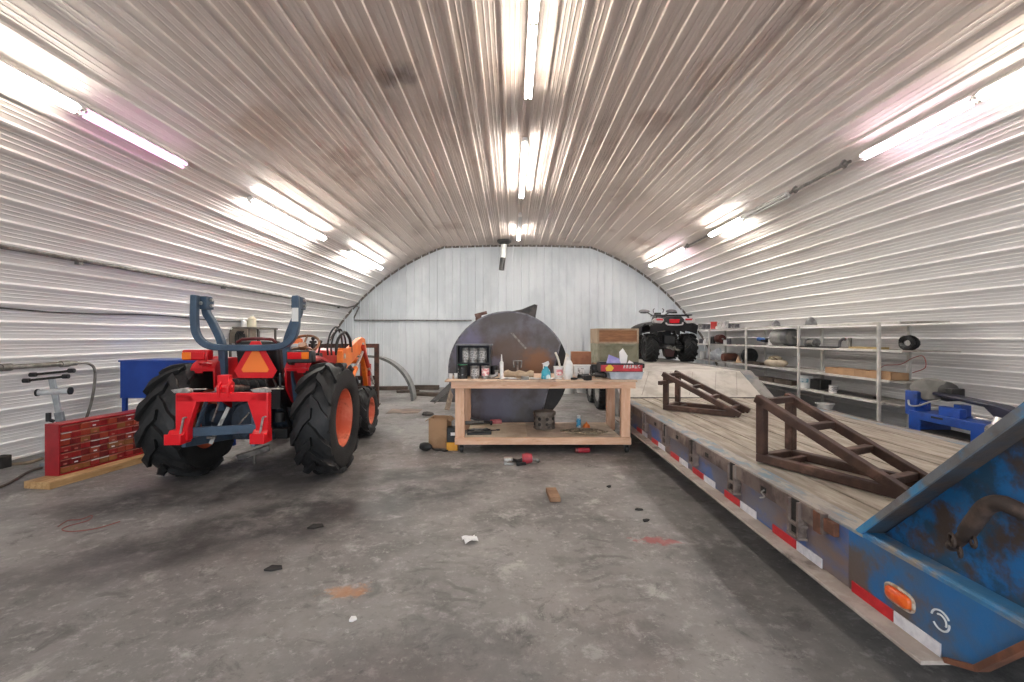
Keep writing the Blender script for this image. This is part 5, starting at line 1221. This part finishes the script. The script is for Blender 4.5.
for i, (x, rz, lb) in enumerate(((791, .2, 'loose grey papers on third shelf right of canvas bag'), (808, -.15, 'papers lying flat on third shelf right of the post'), (818, .4, 'stack of whitish papers before the cardboard boxes'))):
    X, Y, Z = sp(x, 2, .14); sheetpaper(lb, X, Y, .22, .34, rz, Z, MC['grey white paper'])
CARD = mk('plain cardboard', 'b08d6b', '9d7b5b', scale=4, rough=.85)
def carton(lb, loc, rz, w, d, h, flaps=True):
    o = thing('cardboard_box', lb, 'box', loc, rz)
    mb = MB(); t = .006
    mb.bb(-w/2, w/2, -d/2, d/2, 0, t); mb.bb(-w/2, w/2, -d/2, -d/2+t, 0, h); mb.bb(-w/2, w/2, d/2-t, d/2, 0, h); mb.bb(-w/2, -w/2+t, -d/2, d/2, 0, h); mb.bb(w/2-t, w/2, -d/2, d/2, 0, h); mb.build('box_body', CARD, o)
    if flaps:
        for s in (-1, 1):
            mb = MB(); mb.bar((s*w/2, 0, h), (s*(w/2+.05), 0, h-.04), d*.96, .005); mb.build('flap', mk('cardboard inner', 'b79877', 'a88866', scale=4, rough=.85), o)
    return o
carton('long low cardboard box on third shelf, farther of two', sp(846, 2, .16), .0, .22, .62, .10, False)
carton('long low cardboard box on third shelf by nearest post', sp(880, 2, .17), .0, .24, .66, .10, False)
X, Y, Z = sp(893, 2, .16); mb = MB(); mb.tube(catmull([(0, .25, .01), (-.03, .1, .09), (.02, -.1, .12), (0, -.3, .21), (.03, -.42, .24), (.04, -.44, .1), (0, -.3, .02)], 7), .005, 6)
o = mb.build('red_wire', mk('red wire', '9c3a34', rough=.5), loc=(X, Y, Z+.1)); tag(o, 'thin red wire springing from the near cardboard box', 'wire')
# fourth tier
o = blob('plastic_pail', 'white pail with teal print on the lowest wall shelf', 'pail', 805, 3, .14, [('tub', MB().lathe([(0, 0), (.10, 0), (.115, .20), (.12, .20), (.12, .215), (.11, .215), (.095, .01), (0, .01)], n=20), WHT), ('printed_label', MB().lathe([(.1085, .10), (.1105, .10), (.117, .17), (.115, .17)], n=10, a0=2.0, a1=4.6), mk('teal print', '6f9ba3', 'cdd6d8', scale=18, rough=.5))], 0)
o = MB().bb(-.1, .1, -.15, .15, 0, .17).build('tool_case', BLK, loc=sp(820, 3, .26), bevel=.01); tag(o, 'black case right of the white pail on lowest shelf', 'case')
can('paint_can', 'white tin standing on the lowest wall shelf', *sp(833.5, 3, .14), .065, .12, WHT, CANS, band=LBL)
o = MB().bb(-.05, .05, -.5, .5, 0, .035).build('steel_bar', DARKS, loc=sp(850, 3, .2)); tag(o, 'long dark steel bar on the lowest wall shelf', 'steel bar')
for i, (x, lb) in enumerate(((770, 'dark timber length on the lowest shelf, farther one'), (787, 'dark timber length on lowest shelf left of white pail'))):
    o = MB().bb(-.09, .09, -.25, .25, 0, .08).build('timber_offcut', MC['dark timber'], loc=sp(x, 3, .2), rz=.05*i); tag(o, lb, 'timber')
o = thing('wash_basin', 'white plastic basin on a box on the floor under shelves', 'basin', (5.15, 5.15*F/(825-CX), .0))
MB().bb(-.12, .12, -.14, .14, 0, .30).build('box_base', mk('bluish white box', 'bcc3c9', 'a3abb2', scale=6, rough=.6), o, .01); MB().lathe([(.0, .301), (.09, .301), (.13, .40), (.138, .40), (.138, .41), (.12, .41), (.085, .315), (0, .315)], n=18).build('bowl', WHT, o)
# ================================================================ BAND SAW by the right wall
BSB = mk('blue machine paint', '1b4ca6', '173f8d', scale=4, rough=.4, c3='122a5c', s3=3, lo3=.58, hi3=.72)
BX, BY = 4.68, 4.76
BS = thing('band_saw', 'blue horizontal band saw standing beside trailer at right wall', 'band saw', (BX, BY, 0), math.radians(-4))
BS.scale = (.86, .90, .74)
mb = MB()
for y in (-.46, .42):
    for x in (-.14, .14): mb.bar((x*1.2, y, 0), (x, y*.92, .62), .05, .05)
mb.bb(-.17, .17, -.46, .42, .28, .31); mb.build('stand', BSB, BS, .004)
mb = MB(); mb.bb(-.19, .19, -.58, .50, .78, .90); mb.bb(-.19, .19, .32, .50, .58, .80); mb.bb(-.19, .19, -.56, -.34, .58, .80); mb.build('bed', BSB, BS, .008)
mb = MB(); mb.bb(-.185, .185, -.42, .42, .60, .64); mb.bb(-.192, -.188, .0, .16, .845, .875); mb.build('drip_tray', DARKS, BS)
mb = MB(); mb.bb(-.14, -.06, -.16, .12, .90, 1.03); mb.bb(.02, .14, .0, .1, .90, 1.06); mb.build('vise_jaw', BSB, BS, .006); mb = MB(); mb.cyl((-.1, -.3, .95), (-.1, -.55, .95), .02, 8); mb.cyl((-.12, -.56, .9), (-.08, -.56, 1.0), .05, 12); mb.build('vise_screw', CHR, BS)
mb = MB(); mb.bb(-.18, .02, .40, .58, .82, 1.20); mb.cyl((-.1, .40, 1.0), (-.1, .36, 1.0), .05, 12); mb.build('gear_column', BSB, BS, .02)
# bow: from drive wheel cover (far) to idle wheel cover (near)
mb = MB(); mb.lathe([(0, -.05), (.18, -.05), (.21, -.03), (.21, .03), (.18, .05), (0, .05)], (0, 0, 0), 'x', 28); mb.xf(Matrix.Translation((-.02, .36, 1.235))@Matrix.Rotation(math.radians(38), 4, 'Z')@Matrix.Diagonal((1, 1, .82, 1))); mb.build('drive_wheel_cover', mk('grey cast cover', '6b6a64', '7d7c75', scale=6, rough=.45), BS)
mb = MB(); mb.sphere((.08, .26, 1.22), (.10, .15, .15), 14); mb.bb(.0, .16, .1, .3, 1.1, 1.28); mb.build('motor', BLK, BS, .01)
mb = MB(); mb.prism([(.30, 1.16), (.30, 1.21), (-.50, 1.155), (-.92, 1.04), (-1.0, .97), (-.92, .90), (-.62, .88), (-.46, 1.0), (-.36, 1.10)], -.07, .09, 'x'); mb.build('saw_bow', mk('dark indigo machine paint', '23243a', '171828', scale=5, rough=.4), BS, .02)
mb = MB(); mb.bb(-.1, .11, -1.06, -.92, .93, 1.02); mb.cyl((.0, -1.05, .97), (0, -1.14, .97), .025, 10); mb.build('tension_knob', BLK, BS, .01)
mb = MB(); mb.cyl((-.14, -.60, .84), (-.2, -.60, .84), .09, 18); mb.cyl((-.2, -.60, .84), (-.21, -.60, .84), .04, 12); mb.build('hand_wheel', CHR, BS)
mb = MB(); mb.tube(catmull([(-.19, .50, 1.05), (-.22, .44, .98), (-.22, .30, 1.0), (-.2, .16, 1.08), (-.16, .06, 1.12)], 6), .012, 8); mb.build('coolant_hose', mk('grey coolant hose', 'a09f99', rough=.5), BS)
# ================================================================ LEFT SIDE
# plank and drawer cabinet
a9 = math.radians(-8)
o = MB().bb(0, .30, 0, 1.5, 0, .072).build('wooden_plank', mk('yellow pine plank', 'b08a5c', 'c6a274', scale=3, rough=.7, stretch=(6, 1, 6), c3='987345', s3=4, lo3=.56, hi3=.7), loc=(-4.83, 4.50, .001), rz=a9, bevel=.006); tag(o, 'thick pine plank on the floor under the red drawer cabinet', 'plank')
CABR = mk('red cabinet enamel', 'a11e28', '8d1820', scale=4, rough=.4)
CB = thing('drawer_cabinet', 'red small-parts drawer cabinet on its side upon the pine plank', 'cabinet', (-4.64, 4.66, .0735), a9)
CL, CH, CD = 1.30, .53, .17
# local: y along the long face, x outward (+x = drawer face)
mb = MB(); mb.bb(-CD, -CD+.01, 0, CL, 0, CH); mb.bb(-CD, 0, 0, CL, CH-.015, CH); mb.bb(-CD, 0, 0, CL, 0, .015); mb.bb(-CD, 0, 0, .015, .015, CH-.015); mb.bb(-CD, 0, CL-.015, CL, .015, CH-.015); mb.bb(-CD+.01, -.06, .015, CL-.015, .015, CH-.015); mb.build('case', CABR, CB, .003)
DR = [mk('drawer red plastic', 'a02a2c', '8c2024', scale=9, rough=.35), mk('drawer dark red', '6d1b1f', '7e2426', scale=9, rough=.35), mk('drawer yellowed', '8d5a35', '99663c', scale=9, rough=.35), mk('drawer amber red', '9a3d2c', 'a54733', scale=9, rough=.35)]
LIP = mk('pale drawer lip', 'c07a6c', 'b35a50', scale=9, rough=.4)
nr, nc = 7, 13
rng = random.Random(11)
dy, dz = (CL-.04)/nc, (CH-.04)/nr
for r in range(nr):
    for c in range(nc):
        y0, z0 = .02+dy*c+.003, .02+dz*r+.003
        d = -.005 if rng.random() < .8 else -.018
        mb = MB(); mb.bb(-.055, d, y0, y0+dy-.006, z0, z0+dz-.012)
        dw_ = mb.build('drawer', rng.choice(DR[:2]*2+DR[2:]), CB)
        mb = MB(); mb.bb(d, d+.012, y0, y0+dy-.006, z0+dz-.017, z0+dz-.011); mb.bb(d, d+.006, y0+dy*.3, y0+dy*.62, z0+dz*.1, z0+dz*.3) if rng.random() < .3 else None
        mb.build('drawer_lip', LIP if rng.random() < .85 else PAP, dw_)
# roller stand
o = thing('roller_stand', 'grey roller support stand leaning by the left wall', 'roller stand', (PX(62, 5.35)+.06, 5.35, 0), math.radians(15))
GST = mk('grey stand paint', '8b9093', '777c80', scale=8, rough=.4, metal=.3)
mb = MB(); mb.bar((.02, 0, .04), (-.08, 0, .62), .075, .05); mb.build('lower_column', GST, o, .005); mb = MB(); mb.bar((-.07, 0, .55), (-.15, 0, 1.04), .055, .035); mb.build('upper_column', mk('zinc column', 'b3b7b9', '9fa4a6', scale=10, rough=.35, metal=.5), o, .004)
mb = MB(); mb.cyl((-.24, -.05, .86), (.05, -.05, .87), .034, 16); rr = mb.build('roller', mk('pale roller', 'c9cbcb', 'b5b7b8', scale=8, rough=.35), o); mb = MB(); mb.cyl((-.26, -.05, .86), (-.24, -.05, .86), .042, 14); mb.build('roller_end', BLK, rr); MB().cyl((.05, -.05, .87), (.07, -.05, .87), .042, 14).build('roller_end', BLK, rr)
for z, y in ((1.02, -.04), (1.08, .06)):
    mb = MB(); mb.cyl((-.36, y, z-.02), (.02, y, z+.02), .014, 8); mb.build('cross_rod', DARKS, o); mb = MB()
    for x in (-.36, .01): mb.cyl((x-.03, y, z-.02 if x < 0 else z+.02), (x+.03, y, z-.02 if x < 0 else z+.02), .026, 10)
    mb.build('rubber_end', BLK, o)
mb = MB(); mb.cyl((-.11, -.03, .52), (-.16, -.03, .54), .02, 8); mb.cyl((-.16, -.03, .52), (-.16, -.03, .62), .025, 10); mb.cyl((-.03, -.03, .38), (-.10, -.03, .4), .022, 8); mb.build('locking_knob', BLK, o)
mb = MB(); mb.bar((-.25, 0, .02), (.25, 0, .02), .05, .04); mb.bar((0, -.22, .02), (0, .22, .02), .05, .04); mb.build('foot', GST, o, .004)
# blue steel table
o = thing('steel_table', 'blue steel table with deep panel behind the tractor', 'table', (PX(120, 6.25), 6.25, 0))
BLU = mk('royal blue panel paint', '173f92', '1c48a0', scale=2, rough=.4)
MB().bb(0, 1.55, 0, .025, .66, 1.16).build('front_panel', BLU, o, .004); MB().bb(-.01, 1.56, -.02, .62, 1.16, 1.18).build('table_top', BLU, o, .004)
for x in (0, 1.50):
    for y in (.026, .56): MB().bb(x, x+.05, y, y+.05, 0, 1.158).build('leg', BLU, o, .004)
MB().bb(.0, 1.55, .58, .605, .66, 1.158).build('back_panel', BLU, o, .004)
# black rack at wall with bottles
o = thing('wall_rack', 'dark steel rack at left wall seen above the tractor', 'rack', (-5.37, 8.6, 0))
RKM = mk('dark rack steel', '4a4743', '5f5b55', scale=8, rough=.6)
MB().bb(0, .39, 0, 1.08, 1.655, 1.69).build('top_board', mk('grimy rack board', '6b655c', '4f4a44', scale=5, rough=.8), o)
for y in (.03, .34, 1.0):
    for x in (.0, .35): MB().bb(x, x+.035, y, y+.035, 0, 1.655).build('post', RKM, o)
MB().bb(.03, .37, .0, .30, 1.38, 1.655).build('hanging_box', mk('brownish box', '6a6055', '7d7266', scale=5, rough=.8), o, .005); MB().bb(.0, .39, 0, 1.08, .60, .63).build('lower_board', RKM, o)
for i, (y, r, h, lb) in enumerate(((.12, .05, .16, 'white bottle standing on the dark wall rack, left one'), (.38, .085, .24, 'cream jug standing on the dark wall rack, right one'))):
    b = thing('plastic_bottle', lb, 'bottle', (-5.14, 8.6+y, 1.691))
    MB().lathe([(0, 0), (r, 0), (r, h*.7), (r*.5, h*.88), (r*.4, h*.9)], n=18).build('bottle', WHT if i == 0 else mk('cream plastic', 'd5cdb4', rough=.45), b); MB().lathe([(r*.45, h*.86), (r*.45, h), (0, h)], n=14).build('cap', WHT, b)
mb = MB()
for k in range(5):
    q = .03*k; mb.tube(catmull([(.19+q, -.012, 1.55), (.16+q, -.03, 1.45), (.18+q*1.2, -.03, 1.22), (.25+q, -.03, 1.16), (.32+q*.4, -.03, 1.3), (.27+q*.4, -.012, 1.5)], 5), .012, 6)
b = mb.build('hanging_cord', HOSE, loc=(-5.37, 8.6, .06)); tag(b, 'black cords hanging in loops from the dark wall rack', 'cord')
# curved galvanised sheet standing by back wall
o = thing('curved_sheet', 'curved galvanised sheet standing as a hoop beyond the loader', 'metal sheet', (-3.38, 10.9, 0))
mb = MB(); R0 = 1.05
prof = []
for k in range(7): prof += [(R0+.012*(k % 2), -.28+.08*k)]
mb.lathe(prof+[(p[0]-.02, p[1]) for p in prof[::-1]]+[prof[0]], (0, 0, 0), 'y', 40, 0, PI); mb.build('sheet', mk('dull galvanised sheet', 'a4a5a2', '8a8b88', scale=5, rough=.5, metal=.35), o)
mb = MB(); mb.lathe([(R0+.025, -.285), (R0-.03, -.285), (R0-.03, -.27), (R0+.025, -.27), (R0+.025, -.285)], (0, 0, 0), 'y', 40, 0, PI); mb.build('hoop_rim', mk('dark hoop rim', '5f605e', '777876', scale=6, rough=.5, metal=.4), o)
# rubbish along the back wall
dk = MC['dark timber']
for i, (x, Y, L_, w, h, rz, lb) in enumerate(((388, 12.9, 1.1, .2, .10, .05, 'dark timber beam at the back wall behind hoop'), (425, 13.0, .8, .18, .12, -.06, 'dark timber beam at the back wall left of disc'), (408, 12.3, .6, .16, .07, .3, 'short dark timber beam lying before the back wall'),
                                              (430, 11.6, .7, .2, .09, -.3, 'dark timber slab on the floor near back wall'), (352, 12.8, 1.0, .25, .2, 0, 'dark timber beam at back wall behind the loader'))):
    mb = MB(); mb.bb(-L_/2, L_/2, -w/2, w/2, 0, h); o = mb.build('timber_beam', dk, loc=(PX(x, Y), Y, .001), rz=rz, bevel=.008); tag(o, lb, 'timber')
o = MB().sheet(lambda u, v: ((u-.5)*.62, (v-.5)*.5, .006+.015*math.sin(5*u+2*v)**2), 8, 6, .004).build('cardboard_flat', mk('dirty brown card', '6e5f57', '857369', scale=4, rough=.9), loc=(PX(404, 9.1), 9.15, 0)); tag(o, 'dirty brown card lying on floor beyond the tractor', 'cardboard')
mb = MB(); mb.sphere((0, 0, .03), (.12, .08, .04), 10); mb.v = [v*(1+.3*rng.uniform(-.5, .5)) for v in mb.v]; mb.v = [V(v.x, v.y, max(v.z, 0)) for v in mb.v]
o = mb.build('rag', mk('dark grey rag', '3a3735', '57524e', scale=8, rough=.9), loc=(PX(427.5, 8.7), 8.7, 0)); tag(o, 'dark crumpled rag on floor left of the black mat', 'rag')
# box, yellow carton by the bench leg
p = (PX(443, 6.3), 6.3)
carton('open tall cardboard box on floor beside left bench leg', (p[0]-.03, p[1]-.05, .001), -.10, .25, .26, .40)
o = thing('battery_carton', 'black and yellow carton tucked between cardboard box and bench leg', 'box', (PX(452.5, 6.05), 6.06, .001), .05)
MB().bb(-.07, .07, -.06, .10, .11, .30).build('upper_box', BLK, o, .006); MB().bb(-.075, .07, -.065, .105, 0, .108).build('lower_box', mk('amber yellow card', 'dfa02a', 'd59422', scale=6, rough=.5), o, .004); MB().bb(-.02, .05, -.068, -.062, .20, .24).build('white_print', PAP, o)
o = thing('trailer_plug', 'black plug with a short cord on floor left of box', 'plug', (PX(425.5, 6.0), 6.0, .001), -.3)
mb = MB(); mb.lathe([(0, -.07), (.04, -.07), (.055, -.03), (.055, .03), (.035, .07), (.02, .09)], (0, 0, .055), 'x', 14); mb.build('plug_body', BLK, o); mb = MB(); mb.tube(catmull([(.08, 0, .05), (.14, .0, .02), (.2, .04, .012), (.26, .02, .012), (.3, .05, .012)], 5), .012, 6); mb.build('cord', HOSE, o)
# floor bits before the bench
def gp(x, y): Y = CAMH*F/(y-CY); return PX(x, Y), Y
X, Y = gp(521, 464); o = thing('impact_driver', 'red and grey air tool lying on floor before the bench', 'power tool', (X, Y, .001), .08)
mb = MB(); mb.lathe([(0, -.06), (.05, -.055), (.065, 0), (.05, .06), (0, .065)], (.07, 0, .066), 'x', 16); mb.build('red_housing', mk('red tool housing', 'a52a35', 'b5404a', scale=9, rough=.4), o)
mb = MB(); mb.bb(-.2, -.09, -.03, .05, .0, .025); mb.bb(-.2, -.1, -.03, .05, .045, .075); mb.bar((-.2, .01, .02), (-.1, .01, .07), .06, .015); mb.build('grey_clamp', CHR, o, .003); mb = MB(); mb.tube(catmull([(-.1, 0, .05), (-.05, .02, .03), (0, -.02, .05), (.04, 0, .06)], 4), .022, 8); mb.bar((.05, -.05, .02), (-.06, -.07, .015), .03, .03); mb.build('black_hose', HOSE, o); mb = MB(); mb.cyl((.13, 0, .06), (.19, -.01, .04), .022, 10); mb.sphere((.2, -.01, .04), .028, 10); mb.build('grey_knob', STL, o)
X, Y = gp(584, 453); o = thing('spray_can', 'red spray can lying on the floor under the bench', 'spray can', (X, Y+.0, .036), .05)
MB().lathe([(0, -.08), (.033, -.078), (.034, .06), (.026, .075)], axis='x', n=16).build('body', mk('red can print', 'a8323d', '8f2731', scale=9, rough=.35), o); MB().lathe([(.026, -.115), (.03, -.11), (.03, -.08)], axis='x', n=14).build('cap', mk('brown red cap', '6e3331', rough=.5), o)
X, Y = gp(553, 497); o = MB().bb(-.05, .05, -.14, .14, 0, .045).build('wood_block', mk('worn brown block', '7d5d46', '94745a', scale=5, rough=.85), loc=(X, Y, .001), rz=.06, bevel=.006); tag(o, 'short brown wood block lying alone on the floor', 'wood block')
X, Y = gp(470, 541); mb = MB(); mb.sheet(lambda u, v: ((u-.5)*.10, (v-.5)*.09, .008+.02*abs(math.sin(3*u+4*v))), 6, 5, .003); o = mb.build('paper_scrap', PAP, loc=(X, Y, 0), rz=.4, ang=20); tag(o, 'crumpled white paper scrap in the middle of floor', 'paper scrap')
for i, (x, y, w, d, rz, lb) in enumerate(((274, 569, .055, .035, .1, 'flat dark metal chip on floor at left centre'), (646, 521, .035, .02, .5, 'tiny dark chip on floor beside the trailer'), (639, 510, .035, .02, -.2, 'dark chip on floor farther along the trailer'), (609, 487, .03, .02, .8, 'tiny dark chip on floor right of the wood block'), (353, 620, .02, .02, .3, 'small pale stone on floor near the viewer'), (316, 527, .06, .045, .2, 'dark flat washer on floor beyond the metal chip'))):
    X, Y = gp(x, y); mb = MB(); mb.prism([(-w, -d*.6), (-w*.1, -d), (w, -d*.3), (w*.7, d*.7), (-w*.5, d)], 0, .012, 'z')
    o = mb.build('metal_chip' if i != 4 else 'stone', DARKS if i != 4 else PAP, loc=(X, Y, .0005), rz=rz, bevel=.002); tag(o, lb, 'chip' if i != 4 else 'stone')
# red string, cord at left
pts = [gp(x, y) for x, y in ((58, 527), (68, 521), (80, 520), (92, 516), (88, 521), (70, 526), (62, 530), (72, 532), (96, 529), (120, 522))]
mb = MB(); mb.tube(catmull([(a, b, .004) for a, b in pts], 5), .004, 5); o = mb.build('red_string', mk('faded red string', '8c5752', rough=.9)); tag(o, 'thin red string tangled on the floor at left', 'string')
pts = [gp(x, y) for x, y in ((-12, 493), (8, 485), (25, 475), (34, 471), (42, 469))]
mb = MB(); mb.tube(catmull([(a, b, .014) for a, b in pts], 5), .013, 8); o = mb.build('extension_cord', mk('brown cord', '5b4d43', '463c35', scale=9, rough=.7)); tag(o, 'brown extension cord curving on floor at the far left', 'cord')
pts = [gp(x, y) for x, y in ((2, 467), (16, 465.5), (30, 464), (42, 460))]
mb = MB(); mb.tube(catmull([(a, b, .02) for a, b in pts], 5), .018, 8); o = mb.build('air_hose', mk('tan hose', '8d7a66', '73634f', scale=9, rough=.7)); tag(o, 'tan air hose on floor against the left wall', 'hose')
X, Y = gp(2, 468); o = MB().bb(-.05, .05, -.06, .06, 0, .14).build('outlet_box', DARKS, loc=(X, Y, .001), bevel=.006); tag(o, 'small dark box on the floor at far left edge', 'box')

# ================================================================ WORLD, CAMERA
w = bpy.data.worlds.new('overcast sky'); SC.world = w; w.use_nodes = True
nt = w.node_tree; bg = nt.nodes['Background']
bg.inputs['Color'].default_value = (.86, .93, 1.0, 1); bg.inputs['Strength'].default_value = 5.0
# sky portal in the unseen doorway, added as fill light
lt = bpy.data.lights.new('door_sky_portal', 'AREA'); lt.shape = 'RECTANGLE'; lt.size = DX1-DX0; lt.size_y = DZ
lt.cycles.is_portal = True
lo_ = bpy.data.objects.new('door_sky_portal', lt); COL.objects.link(lo_); lo_.location = (AC, YF-.05, DZ/2); lo_.rotation_euler = (math.radians(90), 0, 0)
cd = bpy.data.cameras.new('camera'); cam = bpy.data.objects.new('camera', cd); COL.objects.link(cam)
cam.location = (0, 0, CAMH); cam.rotation_euler = (math.radians(90), 0, 0)
cd.sensor_width = 36; cd.lens = 36*F/1024; cd.shift_x = 0; cd.shift_y = (CY-341)/1024; cd.clip_start = .05
SC.camera = cam
vs = SC.view_settings; vs.view_transform = 'Standard'; vs.look = 'None'; vs.gamma = 1; vs.use_curve_mapping = False
vs.exposure = 0.72
SC.cycles.use_denoising = True; SC.cycles.max_bounces = 8; SC.cycles.diffuse_bounces = 5
